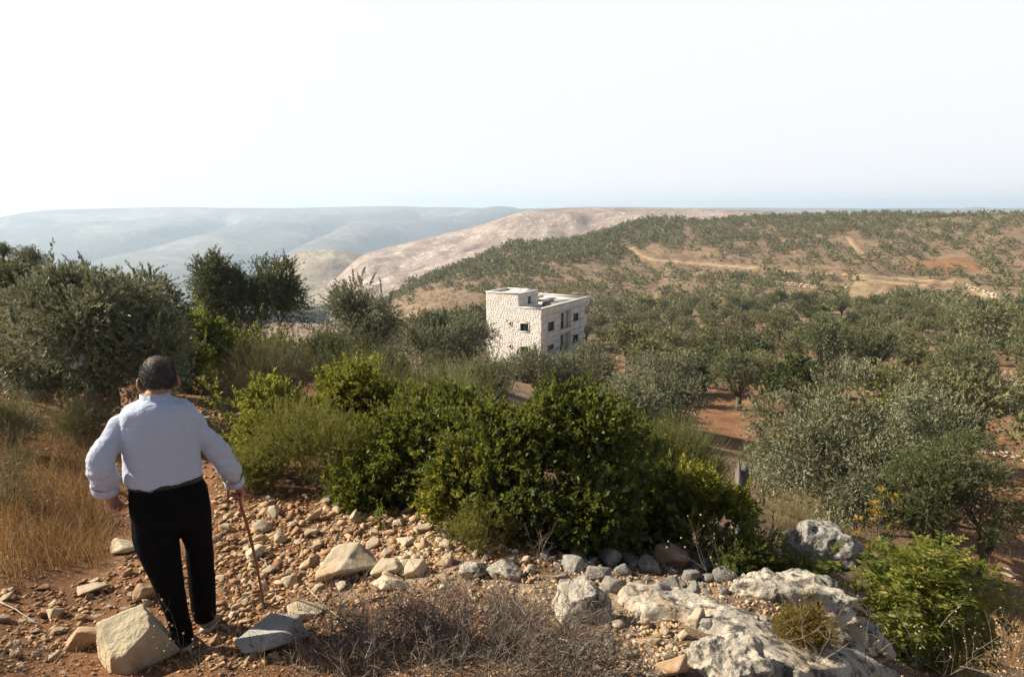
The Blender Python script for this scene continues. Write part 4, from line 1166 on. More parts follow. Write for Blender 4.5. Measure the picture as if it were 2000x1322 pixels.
def sapling(label, base, top, d, mat):
    b0 = at(*base, d); b0[2] = gz(b0[0], b0[1]); t = at(*top, d)
    o = thing('orange_sapling', label, 'sapling', tuple(b0)); rng = np.random.default_rng(4)
    b = Bag(); s = np.linspace(0, 1, 6)[:, None]; pts = b0 * (1 - s) + t * s + rng.normal(0, .012, (6, 3)); b.tube(pts, .012 * (1 - .6 * s[:, 0]), 5)
    p, q_ = [], []
    for k in range(26):
        u = rng.uniform(.62, 1); q = b0 * (1 - u) + t * u
        dd = unit(rng.normal(size=3) + [0, 0, .3]); e = q + dd * rng.uniform(.05, .16); b.tube([q, e], [.004, .002], 3)
        p.append(e); q_.append(dd)
    b.v = [local(o, x) for x in b.v]; link('stem', b.mesh('stem', TWIG), o)
    v, q, r = sprig_leaves(rng, np.array(p), np.array(q_), 7, .08, .06, .032, .9, .3)
    link('leaves', mesh_np('leaves', local(o, v), q, mat, r), o)
sapling('thin sapling with orange leaves in front of the shaded olive', (1712, 1120), (1718, 980), 7.0, ORANGELF)

def stump():
    b0 = at(1458, 1000, 7.9); b0[2] = gz(b0[0], b0[1])
    t = at(1448, 918, 7.9); rng = np.random.default_rng(3)
    o = thing('tree_stump', 'weathered grey tree stump standing at the right end of the thicket', 'tree stump', tuple(b0))
    n, m = 14, 9; V = []
    for k in range(m):
        s = k / (m - 1); c = b0 * (1 - s) + t * s - np.array([0, 0, .1 * (1 - s)])
        r = .13 * (1 - .5 * s) * (1.25 if k == 0 else 1)
        a = np.arange(n) * 2 * math.pi / n
        rr = r * (1 + .22 * np.sin(a * 3 + s * 2) + .1 * rng.normal(size=n))
        V.append(np.stack([c[0] + np.cos(a) * rr, c[1] + np.sin(a) * rr, c[2] + (.09 * np.sin(a * 2 + 1) + .04 * rng.normal(size=n) if k == m - 1 else 0 * a)], -1))
    V = np.vstack(V + [np.array([[*t]])]); i = np.arange(m - 1)[:, None] * n; j = np.arange(n)[None]
    q = np.stack([i + j, i + (j + 1) % n, i + n + (j + 1) % n, i + n + j], -1).reshape(-1, 4)
    tri = np.stack([np.full(n, len(V) - 1), (m - 1) * n + np.arange(n), (m - 1) * n + (np.arange(n) + 1) % n], -1)
    link('trunk', mesh_np('trunk', local(o, V), [q, tri], bark_mat('grey_dead_wood', (0.08, .07, .06), (.26, .23, .2))), o)
stump()

# ------------------------------------------------------------------ orchards across the valley
VAR_NEAR = [make_variant(100 + k, 1700, 11, .19, .075, .022, OLIVE) for k in range(4)]
VAR_MID = [make_variant(120 + k, 750, 8, .18, .115, .045, OLIVE_FAR) for k in range(6)]
VAR_DARK = [make_variant(140 + k, 700, 8, .18, .12, .065, CAROB_FAR, .95) for k in range(3)]
named = [  # photo column of the trunk, row of its foot, crown width in photo pixels, label
    (1440, 800, 118,  1.0, 'olive tree with a thick dark trunk on a patch of red soil'),
    (1225, 712, 90,  1.0, 'dark olive tree beside the low wall by the stone house'),
    (1915, 712, 120,  1.0, 'olive tree with leaning trunk above the terrace wall at the right edge'),
    (1700, 745, 130,  1.0, 'olive tree left of the bare red terrace'),
    (1600, 742, 120,  1.0, 'dark crowned olive tree two crowns left of the bare red terrace'),
    (1875, 800, 140,  1.0, 'olive tree with dark trunk beside the dark green carob'),
    (930, 665, 75,  1.0, 'olive tree close behind the left edge of the stone house'),
]
for lab_, bx_, d_, sd__, n_ in (('silvery olive tree left of the one standing on red soil', (1190, 1398, 690, 845), 31, 81, 7000), ('olive tree just below the left part of the stone house', (955, 1095, 668, 800), 36, 82, 5000),
                            ('olive tree just below the right corner of the stone house', (1065, 1215, 668, 800), 37, 83, 5500), ('low silvery olive behind the yellowish broom', (1150, 1290, 745, 850), 27, 84, 4500)):
    big_olive(lab_, bx_, d_, n_, OLIVE_SILVER, sd__, nl=14, sl=.42, L=.10, W=.03, lobes=12, gap=-.12, low=-.8, shoots=30)
rngT = np.random.default_rng(77)
TREES = [(float(t[0]), float(t[1]), 2.2) for t in (at(1290, 800, 31), at(1025, 780, 36), at(1140, 780, 37), at(1220, 820, 27))]                                               # x, y, radius
for k, (px, py, wpx, szz, lab) in enumerate(named):
    b = hit1(px, py)
    if np.isnan(b[0]): print('no ground', lab); continue
    dep = project(b)[2]; rad = wpx / 2 * dep / F
    copy_tree(VAR_NEAR[k % 4] if dep < 75 else VAR_MID[k % 6], tuple(b), rad * 1.0, rngT.uniform(0, 6.28), lab, None, sz=szz)
    TREES.append((b[0], b[1], rad))
# candidates
nC = 15000
az = rngT.uniform(R(-14), R(46), nC); dd = np.sqrt(rngT.uniform(30 ** 2, 470 ** 2, nC))
dd[:2500] = np.sqrt(rngT.uniform(30 ** 2, 190 ** 2, 2500))
cx, cy = np.sin(az) * dd, np.cos(az) * dd; cz = gz(cx, cy)
qx, qy, dep = project(np.stack([cx, cy, cz], -1))
dens = np.where(dd < 170, .88, .46)
clump = fbm(p3(cx, cy) * .018, 3, 55)
dens = np.where(dd > 170, dens + 1.0 * clump, dens)
line = lambda x: np.interp(x, [700, 760, 880, 1000, 1150, 1300, 1400], [575, 548, 520, 492, 455, 425, 410])
band = (qy < line(qx) + np.interp(qx, [700, 900, 1100, 1300], [16, 34, 52, 60])) & (qx < 1330)
dens = np.where(band, 1.0, dens)
bare = [(860, 610, 110, 42), (1690, 575, 42, 30), (1300, 505, 60, 9), (1500, 527, 240, 8), (1760, 560, 150, 9), (1860, 515, 50, 22), (1420, 835, 60, 50), (1780, 700, 60, 14), (1930, 735, 90, 22), (1940, 580, 60, 10), (1560, 575, 40, 14), (1330, 560, 60, 10), (1660, 470, 30, 14), (1900, 845, 60, 45), (1960, 900, 70, 60)]
for bx_, by_, rx_, ry_ in bare:
    dens = np.where(np.hypot((qx - bx_) / rx_, (qy - by_) / ry_) < 1, .03, dens)
for ln, w in zip(TRACKS, (7, 6, 4, 16, 8, 6)):
    dens = np.where((polydist(qx, qy, ln) < w) & (dd > 100), 0, dens)
topy = project(np.stack([cx, cy, cz + 4.6], -1))[1]
wpx_ = 2.6 * F / dep
house_px = (qx + wpx_ > 945) & (qx - wpx_ < 1162) & (topy < 688) & (dd < 108)
low = (qx < 1480) & (dd < 44)
ok = (rngT.uniform(0, 1, nC) < dens) & (qx > 700) & (qx < 2080) & ~house_px & ~low & ~((qx < 960) & (dd < 110))
ok &= ~((qx > 1440) & (dd < 33))
order = np.argsort(dd)
far = []
near_xy = list(TREES)
grid = {}
def _clear(x, y, r):
    i, j = int(x // 12), int(y // 12)
    for a in (-1, 0, 1):
        for b in (-1, 0, 1):
            for (u, v, s) in grid.get((i + a, j + b), ()):
                if (u - x) ** 2 + (v - y) ** 2 < ((r + s) * (1.06 if x * x + y * y < 28900 else .8)) ** 2: return False
    return True
for u in near_xy: grid.setdefault((int(u[0] // 12), int(u[1] // 12)), []).append(u)
allt = []
for i in rngT.permutation(np.nonzero(ok)[0]):
    r = rngT.uniform(1.3, 2.35) if dd[i] < 170 else (rngT.uniform(.8, 1.75) if not band[i] else rngT.uniform(1.2, 2.4))
    if dd[i] > 170 and rngT.uniform() < .4: r *= rngT.uniform(.4, .7)
    if not _clear(cx[i], cy[i], r): continue
    grid.setdefault((int(cx[i] // 12), int(cy[i] // 12)), []).append((cx[i], cy[i], r))
    allt.append((dd[i], cx[i], cy[i], cz[i], r, band[i], qx[i], qy[i]))
allt.sort(key=lambda t: -t[4] / t[0])
seen = [t for t in allt]
LM = [(1050, 640, 'the stone house'), (1175, 703, 'the reddish wall by the house'), (1440, 760, 'the olive on red soil'), (1290, 760, 'the silvery orchard olive'), (1800, 770, 'the dark carob tree'),
      (1680, 800, 'the large pale olive'), (1950, 745, 'the terrace wall at the right edge'), (1660, 580, 'the crooked heap-like wall'), (1560, 560, 'the broken pale wall'), (1930, 578, 'the pale wall at the track end'),
      (1675, 575, 'the wide yellow track'), (1400, 518, 'the long dirt track'), (1235, 487, 'the upper end of the dirt track'), (1740, 552, 'the short branch of the track'), (1672, 484, 'the faint track uphill'), (1780, 700, 'the bare red terrace'), (1860, 515, 'the ploughed red patch'), (860, 610, 'the bare brown slope')]
from collections import defaultdict
def make_labels(items, lm, noun):
    # items: (key, px, py, look); names each thing by its look, its nearest landmark and its rank there
    cell = defaultdict(list); out = {}
    for key, px, py, look in items:
        d2 = [math.hypot(px - a, (py - b) * 1.6) for a, b, _ in lm]; j = int(np.argmin(d2)); a, b, nm = lm[j]
        dx, dy = px - a, (py - b) * 1.6
        dr = ('right of' if dx > 0 else 'left of') if abs(dx) > abs(dy) else ('in front of' if dy > 0 else 'behind')
        cell[(look, dr, nm)].append((d2[j], key))
    words = ['nearest', 'second', 'third', 'fourth', 'fifth', 'sixth', 'seventh', 'eighth', 'ninth', 'tenth', 'eleventh', 'twelfth', 'thirteenth', 'fourteenth']
    for (look, dr, nm), l in cell.items():
        l.sort()
        for i, (_, key) in enumerate(l):
            if len(l) == 1: out[key] = '%s %s %s %s' % (look, noun, dr, nm)
            elif i == 0: out[key] = '%s %s nearest %s %s' % (look, noun, dr, nm)
            elif i < 14: out[key] = '%s %s, %s out %s %s' % (look, noun, words[i], dr, nm)
            else: out[key] = '%s %s far out %s %s' % (look, noun, dr, nm)
    return out
FARBAG = Bag(); nfar = 0
lowres = []
for k in range(5):
    rg = np.random.default_rng(300 + k)
    lob = [(math.cos(a) * .5, math.sin(a) * .5, rg.uniform(.6, 1.2), .55, .55, .5) for a in rg.uniform(0, 6.28, 5)] + [(0, 0, .9, .7, .7, .6)]
    p, d_ = crown_points(rg, lob, 29, .4, .3, None)
    v, q, r = sprig_leaves(rg, p, d_, 4, .45, .62, .255, .8)
    lowres.append((v, q, r))
darks = [rngT.uniform() < (.5 if t[5] else .16) for t in seen]
look = lambda t, dk: ('broad' if t[4] > 2.1 else 'small' if t[4] < 1.65 else 'middling') + (' dark' if dk else ' grey-green')
labels = make_labels([(k, t[6], t[7], look(t, darks[k])) for k, t in enumerate(seen[:285]) if not darks[k]], LM, 'olive tree')
labels.update(make_labels([(k, t[6], t[7], look(t, darks[k])) for k, t in enumerate(seen[:285]) if darks[k]], LM, 'evergreen tree'))
for k, (d_, x, y, z, r, bd, _, _) in enumerate(seen):
    dark = darks[k]
    if k < 285:
        if dark: copy_tree(VAR_DARK[k % 3], (x, y, z), r, rngT.uniform(0, 6.28), labels[k], 'evergreen trees on the far slope', 'tree', 'evergreen_tree', rngT.uniform(.8, 1.05))
        else: copy_tree(VAR_MID[k % 6], (x, y, z), r, rngT.uniform(0, 6.28), labels[k], 'olive trees of the far orchards', sz=rngT.uniform(.85, 1.1))
    else:
        v, q, rr = lowres[k % 5]
        a = rngT.uniform(0, 6.28); c_, s_ = math.cos(a), math.sin(a)
        w = v * r; w = np.stack([w[:, 0] * c_ - w[:, 1] * s_ + x, w[:, 0] * s_ + w[:, 1] * c_ + y, w[:, 2] * rngT.uniform(.8, 1.1) + z], -1)
        FARBAG.add(w, q, np.clip(rr * .7 + (0.0 if dark else .3) * rngT.uniform(0, 1), 0, 1)); nfar += 1
print('orchard trees', len(seen), 'far', nfar)
o = link('distant_trees', FARBAG.mesh('distant_trees', OLIVE_FAR)); o['kind'] = 'stuff'; o['label'] = 'small distant trees covering the upper slope across the valley'; o['category'] = 'trees'
# dry scrub cushions between the trees of the far slope
SC = Bag(); n = 10500
az = rngT.uniform(R(-16), R(46), n); dd = np.sqrt(rngT.uniform(70 ** 2, 460 ** 2, n)); x, y = np.sin(az) * dd, np.cos(az) * dd
qx, qy, _ = project(p3(x, y) + np.stack([0 * x, 0 * x, gz(x, y)], -1))
for i in range(n):
    if any(polydist(qx[i:i + 1], qy[i:i + 1], ln)[0] < w for ln, w in zip(TRACKS, (5, 5, 3, 14, 6, 5))): continue
    if math.hypot((qx[i] - 1690) / 40, (qy[i] - 575) / 30) < 1 or (930 < qx[i] < 1175 and dd[i] < 110): continue
    if fbm(np.array([[x[i], y[i], 0]]) * .03, 2, 71)[0] < -.3: continue
    r = rngT.uniform(.28, .80); v, q, rr = lowres[i % 5]; m = rngT.permutation(len(q))[:26]
    a = rngT.uniform(0, 6.28); c_, s_ = math.cos(a), math.sin(a); w = v * r
    w = np.stack([w[:, 0] * c_ - w[:, 1] * s_ + x[i], w[:, 0] * s_ + w[:, 1] * c_ + y[i], w[:, 2] * .62 + gz(x[i], y[i]) - .15 * r], -1)
    w = w.reshape(-1, 3, 3)[m].reshape(-1, 3)
    SC.add(w, np.arange(len(m) * 3).reshape(-1, 3), np.clip(rr[m] * .6 + rngT.uniform(0, .4), 0, 1))
az = rngT.uniform(R(-50), R(-22), 420); dd = np.sqrt(rngT.uniform(12 ** 2, 46 ** 2, 420)); x, y = np.sin(az) * dd, np.cos(az) * dd
for i in range(420):
    r = rngT.uniform(.15, .42); v, q, rr = lowres[i % 5]; m = rngT.permutation(len(q))[:70]
    w = (v * r * np.array([1, 1, .7]) + [x[i], y[i], float(gz(x[i], y[i])) - .1 * r]).reshape(-1, 3, 3)[m].reshape(-1, 3)
    SC.add(w, np.arange(len(m) * 3).reshape(-1, 3), np.clip(rr[m] * .6 + rngT.uniform(0, .3), 0, 1))
o = link('dry_scrub', SC.mesh('dry_scrub', SCRUB_FAR)); o['kind'] = 'stuff'; o['label'] = 'low dry scrub between the trees of the far slope'; o['category'] = 'scrub'
# hill at the far left
for px, py, w, lab in ((62, 552, 70, 'small olive tree on the left hill, behind the broad olive'), (8, 520, 46, 'small dark tree at the left edge below the hill crest')):
    b = hit1(px, py)
    if not np.isnan(b[0]): copy_tree(VAR_NEAR[1], tuple(b), w / 2 * project(b)[2] / F, 1.0, lab, None)
# ------------------------------------------------------------------ rocks and stones
M_LIME = stone_mat('pale_limestone', (0.56, 0.47, 0.335), (0.36, 0.29, 0.20), (0.42, 0.22, 0.10), 0.45, 2.2, 0.0, 12.0, 0.02)
M_OUT = stone_mat('weathered_limestone', (0.50, 0.445, 0.355), (0.28, 0.25, 0.205), (0.38, 0.27, 0.165), 0.3, 3.2, 1.0, 20.0, 0.05, False)
M_GREYOUT = stone_mat('grey_weathered_limestone', (0.36, 0.34, 0.30), (0.20, 0.19, 0.17), (0.30, 0.23, 0.16), 0.2, 3.2, 1.0, 20.0, 0.05, False)
M_BOUL = stone_mat('cream_boulder_stone', (0.54, 0.47, 0.32), (0.38, 0.32, 0.22), (0.42, 0.27, 0.14), 0.25, 4.0, 0.25, 16.0, 0.03, False)
M_ORANGE = stone_mat('earth_stained_stone', (0.42, 0.31, 0.20), (0.27, 0.165, 0.095), (0.36, 0.185, 0.085), 0.55, 5.0, 0.0, 16.0, 0.02, False)
M_GREYST = stone_mat('grey_limestone', (0.33, 0.31, 0.28), (0.20, 0.19, 0.175), (0.32, 0.22, 0.15), 0.15, 3.0, 0.4, 12.0, 0.025)

def ico(sub):
    bm = bmesh.new(); bmesh.ops.create_icosphere(bm, subdivisions=sub, radius=1.0)
    v = np.array([x.co[:] for x in bm.verts]); f = np.array([[w.index for w in x.verts] for x in bm.faces]); bm.free()
    return v, f
LMR = []
ICO = {k: ico(k) for k in (2, 3, 4, 5, 6)}

def hull_planes(rng, npt):
    bm = bmesh.new()
    for _ in range(npt):
        bm.verts.new(tuple(unit(rng.normal(size=3)) * rng.uniform(.82, 1)))
    bmesh.ops.convex_hull(bm, input=bm.verts[:])
    bm.normal_update()
    P = [(np.array(f.normal), float(f.normal.dot(f.verts[0].co))) for f in bm.faces]; bm.free()
    return [(p if h > 0 else -p, abs(h)) for p, h in P]

def facet(n, rng, k=11, planes=None):
    """radius of a rough polyhedron along directions n"""
    r = np.full(len(n), 1.6)
    for p, hh in (planes or hull_planes(rng, k)):
        c = n @ (np.array(p) / np.linalg.norm(p))
        r = np.where(c > .03, np.minimum(r, hh / np.maximum(c, .03)), r)
    return r

def rock(name, label, cat, pos, size, seed, mat, sub=5, k=15, planes=None, rough=.06, rscale=2.0, pits=0.0, rot=(0, 0, 0), sink=0.25, smooth=False, group=None, ridge=0.0, fit=None):
    rng = np.random.default_rng(seed)
    v, f = ICO[sub]
    r = facet(v, rng, k, planes)
    w = v * r[:, None] * np.array(size)
    w = w + unit(v) * (fbm(w * rscale / max(size) * .8 + seed, 5, seed) * rough * max(size))[:, None]
    if ridge:
        w = w - unit(v) * (np.clip(.18 - np.abs(fbm(w * 2.4 + seed, 4, seed + 4)), 0, 1) / .18 * ridge * max(size))[:, None]
    u_ = unit(v)
    if pits:
        pn = fbm(w * 8.0, 4, seed + 9); pm = fbm(w * 3.3 + 5, 3, seed + 2)
        w = w - u_ * (np.clip(pn - .02, 0, .4) * pits * (1 + 1.5 * np.clip(pm, -.5, .6)))[:, None]
        w = w + u_ * (fbm(w * 22.0, 3, seed + 6) * .14 * pits + np.abs(fbm(w * 5 + 2, 4, seed + 3)) * .5 * pits)[:, None]
    E = np.array(Matrix.Rotation(rot[2], 3, 'Z') @ Matrix.Rotation(rot[1], 3, 'Y') @ Matrix.Rotation(rot[0], 3, 'X'))
    w = w @ E.T
    pos = np.array(pos, float)
    if fit is not None:                                    # real size from the photo box at its distance
        x0, x1, y0, y1, ang = fit
        rt = np.array([math.cos(ang), -math.sin(ang), 0]); fwd = np.array([math.sin(ang), math.cos(ang), 0])
        for _ in range(5):
            P = w + pos; vis = P[:, 2] > gz(P[:, 0], P[:, 1]) - .005
            if vis.sum() < 10: pos[2] += size[2] * .5; continue
            qx, qy, dp = project(P[vis]); dm = float(np.median(dp)) / F
            kx = np.clip((x1 - x0) / (qx.max() - qx.min()), .6, 1.6); kz = np.clip((y1 - y0) / (qy.max() - qy.min()), .6, 1.6)
            lx, ly = w @ rt, w @ fwd
            w = (lx * kx)[:, None] * rt + (ly * (kx + 1) / 2)[:, None] * fwd + (w[:, 2] * kz)[:, None] * np.array([0, 0, 1.0])
            P = w + pos; vis = P[:, 2] > gz(P[:, 0], P[:, 1]) - .005
            if vis.sum() < 10: continue
            qx, qy, dp = project(P[vis])
            pos = pos + rt * (((x0 + x1) - (qx.max() + qx.min())) / 2 * dm); pos[2] -= (y0 - qy.min()) * dm * .9
    me = mesh_np(name, w, f, mat, None, smooth)
    LMR.append((sum(fit[:2]) / 2, sum(fit[2:4]) / 2, label)) if fit is not None else None
    o = link(name, me, None, tuple(pos)); tag(o, label, cat, group)
    return o

def rock_px(name, label, x0, x1, y0, y1, seed, mat, d=None, depth=.8, cat='rock', **kw):
    """a rock filling a photo box, resting on the ground below its lower edge"""
    if d is None:
        b = hit1((x0 + x1) / 2, y1 - (y1 - y0) * .12); d = math.hypot(b[0], b[1])
    c, rx, rz = box3(x0, x1, y0, y1, d)
    ang = math.atan2(c[0], c[1])
    fw = np.array([math.sin(ang), math.cos(ang), 0])
    c = c + fw * rx * depth * .35
    g = float(gz(c[0], c[1]))
    c[2] = max(min(c[2], g + rz * .75), g - rz * .2)
    r = kw.pop('rot', (0, 0, 0)); r = (r[0], r[1], r[2] - ang)
    return rock(name, label, cat, c, (rx, rx * depth, rz), seed, mat, rot=r, fit=(x0, x1, y0, y1, ang), **kw)

rock_px('boulder', 'big cream boulder with a flat lit top at the heels of the walking man', 188, 352, 1178, 1318, 7, M_BOUL, planes=[((-.25, -.38, .89), .36), ((.40, -.90, .12), .62), ((-.95, -.22, .1), .88), ((.85, .05, .5), .80), ((.1, 1, .15), .8), ((0, 0, -1), .8), ((-.55, -.8, .1), .92), ((.5, -.4, .75), .70)], rough=.045, pits=.03, ridge=.012, depth=.75, sub=6)
rock_px('stone', 'orange earth-stained stone leaning against the big cream boulder', 122, 212, 1222, 1272, 9, M_ORANGE, k=12, rough=.06, cat='stone', sub=4)
rock_px('boulder', 'blue-grey shaded rock by the tip of the walking stick', 455, 605, 1196, 1272, 12, M_GREYST, k=13, rough=.05)
rock_px('boulder', 'pale rock with stepped layers in the middle of the stony path', 615, 742, 1058, 1138, 15, M_LIME, k=11, rough=.06, ridge=.03)
rock_px('boulder', 'flat pale rock right of the stepped rock on the path', 722, 800, 1088, 1130, 16, M_LIME, k=11)
rock_px('boulder', 'rounded pale rock touching the flat pale rock', 775, 835, 1090, 1128, 17, M_LIME, k=13)
rock_px('boulder', 'low white rock in front of the flat pale rocks', 725, 800, 1122, 1155, 18, M_LIME, k=12)
rock_px('boulder', 'white humped rock at the upper edge of the dry thorn scrub', 895, 955, 1095, 1130, 19, M_OUT, k=15, pits=.03)
rock_px('boulder', 'second white humped rock, right of the first and with a flatter top', 950, 1022, 1090, 1132, 20, M_OUT, k=15, pits=.03)
rock_px('boulder', 'pale rock among dry grass right of the walking stick', 560, 640, 1170, 1212, 21, M_LIME, k=12)
rock_px('boulder', 'squarish rock with a lit rough crown and a smooth grey front face', 1075, 1196, 1128, 1222, 22, M_OUT, planes=[((-.2, -.3, .93), .62), ((.25, -.92, .3), .55), ((-.95, -.2, .2), .75), ((.95, -.1, .2), .8), ((0, 1, .1), .8), ((0, 0, -1), .8), ((-.6, -.6, .5), .75), ((.6, .2, .75), .85)], pits=.07, rough=.05, sub=6)
rock_px('boulder', 'brown shaded boulder at the back of the stone heap', 1278, 1350, 1058, 1112, 23, M_ORANGE, k=14, rough=.05)
rock_px('boulder', 'large round grey boulder behind the outcrop, below the dry grass', 1525, 1695, 1014, 1128, 24, M_GREYOUT, k=26, rough=.08, pits=.10, sub=6, d=6.6)
rock_px('limestone_outcrop', 'large pitted limestone outcrop, the biggest rock at the lower right', 1420, 1752, 1108, 1300, 25, M_OUT, d=4.75, k=22, rough=.12, pits=.20, sub=6, ridge=.06, rot=(-.1, .32, .15), depth=.75, cat='rock outcrop')
def slab(label, poly, h, seed, mat, n=150):
    """bedrock slab lying on the slope: uneven top, steep broken edges, closed underneath"""
    P = hit([p[0] for p in poly], [p[1] for p in poly]); P = P[~np.isnan(P[:, 0])][:, :2]
    lo, hi = P.min(0) - .03, P.max(0) + .03
    X, Y = np.meshgrid(np.linspace(lo[0], hi[0], n), np.linspace(lo[1], hi[1], n), indexing='ij')
    pl = [tuple(p) for p in P]
    q = p3(X, Y)
    Xw = X + .05 * fbm(q * 3.0, 4, seed); Yw = Y + .05 * fbm(q * 3.0, 4, seed + 50)
    sd_ = np.where(inpoly(Xw, Yw, pl), 1.0, -1.0) * polydist(Xw, Yw, pl + pl[:1])
    g = gz(X, Y)
    z = g + h * (smooth01(sd_ / .07 + .15)) * (1 + .35 * fbm(q * 2.0, 3, seed + 1)) + .022 * fbm(q * 6, 4, seed + 2) - .05 * np.clip(fbm(q * 9, 4, seed + 3) - .05, 0, .5) - .02
    z = np.maximum(z, g - .12)
    keep = sd_ > -.06
    top = np.stack([X, Y, z], -1).reshape(-1, 3); bot = np.stack([X, Y, g - .25], -1).reshape(-1, 3)
    i = np.arange(n - 1)[:, None] * n; j = np.arange(n - 1)[None]
    qd = np.stack([i + j, i + n + j, i + n + j + 1, i + j + 1], -1).reshape(-1, 4)
    kk = keep.ravel()[qd].all(1); qd = qd[kk]
    from collections import Counter
    E = np.concatenate([qd[:, [0, 1]], qd[:, [1, 2]], qd[:, [2, 3]], qd[:, [3, 0]]])
    S = {}
    for a_, b_ in E: S[(a_, b_)] = 1
    side = [(b_, a_, a_ + n * n, b_ + n * n) for (a_, b_) in S if (b_, a_) not in S]
    F_ = np.vstack([qd, qd[:, ::-1] + n * n, np.array(side)])
    V = np.vstack([top, bot]); used, inv = np.unique(F_, return_inverse=True)
    c = V[used].mean(0); c[2] = gz(c[0], c[1])
    o = link('rock_slab', mesh_np('rock_slab', V[used] - c, inv.reshape(F_.shape), mat, None, True), None, tuple(c)); tag(o, label, 'rock slab')
slab('long pale limestone slab running down to the bottom edge', [(1190, 1170), (1215, 1152), (1310, 1158), (1400, 1180), (1450, 1200), (1530, 1235), (1620, 1275), (1790, 1340), (1560, 1350), (1480, 1300), (1400, 1245), (1330, 1222), (1250, 1215)], .10, 26, M_OUT)
LMR.append((1450, 1230, 'slab'))
rock_px('boulder', 'pointed pale boulder at the bottom edge with a shadowed right side', 1325, 1515, 1232, 1345, 27, M_OUT, d=3.35, k=12, rough=.08, pits=.12, sub=6, ridge=.03)
rock_px('stone', 'upright white stone standing on the limestone slab', 1342, 1378, 1186, 1226, 28, M_LIME, d=4.0, k=12, cat='stone', sub=4)
rock_px('stone', 'small dark grey stone beside the upright white stone', 1366, 1398, 1206, 1230, 29, M_GREYST, d=3.95, k=12, cat='stone', sub=4)
rock_px('stone', 'brown stone under the squarish rock near the bottom of the rubble', 1280, 1345, 1275, 1322, 30, M_ORANGE, k=11, cat='stone', sub=4)
rock_px('boulder', 'earth-coloured rock on the bank at the left edge', 0, 78, 728, 782, 32, M_ORANGE, k=13)
rock_px('boulder', 'dark rock at the left edge on the hill crest', -20, 14, 530, 562, 33, M_GREYST, k=13)
rock_px('stone', 'square cream stone lying left of the big cream boulder', 90, 132, 1187, 1210, 34, M_BOUL, k=10, cat='stone', sub=4)
rock_px('stone', 'long white stone in dry grass left of the man', 150, 222, 1136, 1162, 35, M_LIME, k=11, cat='stone', sub=4)
rock_px('stone', 'tan block-shaped stone just left of the man\'s legs', 258, 318, 1138, 1178, 36, M_ORANGE, k=10, cat='stone', sub=4)
rock_px('stone', 'pale flat stone between the grass and the man\'s thigh', 215, 280, 1050, 1082, 37, M_BOUL, k=11, cat='stone', sub=4)
rock_px('stone', 'pale rock at the right edge beyond the yellow-green bush', 1950, 1985, 1108, 1128, 38, M_LIME, k=12, cat='stone', sub=4)

# stone shapes shared by the loose stones: angular, broken limestone
def hull_shape(seed, npt=12, squash=(1, .8, .58), cuts=2, rough=.05):
    rng = np.random.default_rng(seed)
    bm = bmesh.new()
    for _ in range(npt):
        p = unit(rng.normal(size=3)) * rng.uniform(.8, 1) * np.array(squash); bm.verts.new(tuple(p))
    bmesh.ops.convex_hull(bm, input=bm.verts[:])
    bmesh.ops.delete(bm, geom=[x for x in bm.verts if not x.link_faces], context='VERTS')
    bmesh.ops.bevel(bm, geom=bm.edges[:], offset=.035, segments=1, affect='EDGES')
    bmesh.ops.triangulate(bm, faces=bm.faces[:])
    if cuts:
        bmesh.ops.subdivide_edges(bm, edges=[e for e in bm.edges if e.calc_length() > .22], cuts=cuts, use_grid_fill=True)
        bmesh.ops.triangulate(bm, faces=bm.faces[:])
    bm.verts.index_update()
    V = np.array([x.co[:] for x in bm.verts]); Fc = np.array([[w.index for w in x.verts] for x in bm.faces]); bm.free()
    V = V + unit(V) * (fbm(V * 2.6 + seed, 4, seed) * rough)[:, None]
    return V, Fc
SHAPES = [hull_shape(500 + k, 9 + k % 5, (1, .62 + .03 * (k % 9), .40 + .035 * (k % 8))) for k in range(16)]
ROUND = [hull_shape(560 + k, 22, (1, .86, .72), 2, .05) for k in range(8)]
def low_shape(seed):
    rng = np.random.default_rng(seed)
    v, f = ICO[2]; sel = None
    bm = bmesh.new()
    for _ in range(9):
        p = unit(rng.normal(size=3)) * rng.uniform(.8, 1) * np.array([1.1, .8, .5]); bm.verts.new(tuple(p))
    bmesh.ops.convex_hull(bm, input=bm.verts[:])
    bm.verts.ensure_lookup_table()
    used = [x for x in bm.verts if x.link_faces]
    ix = {x: i for i, x in enumerate(used)}
    V = np.array([x.co[:] for x in used]); Fc = np.array([[ix[w] for w in x.verts] for x in bm.faces]); bm.free()
    return V, Fc
LOW = [low_shape(600 + k) for k in range(16)]
def small_stone_mat():
    m, nt, out = new_mat('small_limestone')
    at_ = N(nt, 'ShaderNodeAttribute', attribute_name='rnd')
    c = ramp(nt, at_.outputs['Fac'], [(0.0, (0.20, 0.088, 0.040)), (0.3, (0.36, 0.195, 0.092)), (0.6, (0.48, 0.325, 0.175)), (0.88, (0.54, 0.435, 0.29)), (1.0, (0.60, 0.54, 0.43))])
    n = noise(nt, 30, 5, .6)
    c = mix(nt, math_n(nt, 'MULTIPLY', n, .5), c, (0.30, 0.22, 0.15))
    pbsdf(nt, out, c, .9, .15, bump(nt, noise(nt, 60, 5, .6), .5, .01))
    return m
M_LIME_IN = small_stone_mat()

me_st = [mesh_np('stone', v, f, M_LIME) for v, f in SHAPES]
me_or = [mesh_np('stone', v, f, M_ORANGE) for v, f in SHAPES]
me_gs = [mesh_np('stone', v, f, M_GREYST) for v, f in SHAPES[:8]]
me_rd = [mesh_np('stone', v, f, M_GREYST) for v, f in ROUND]

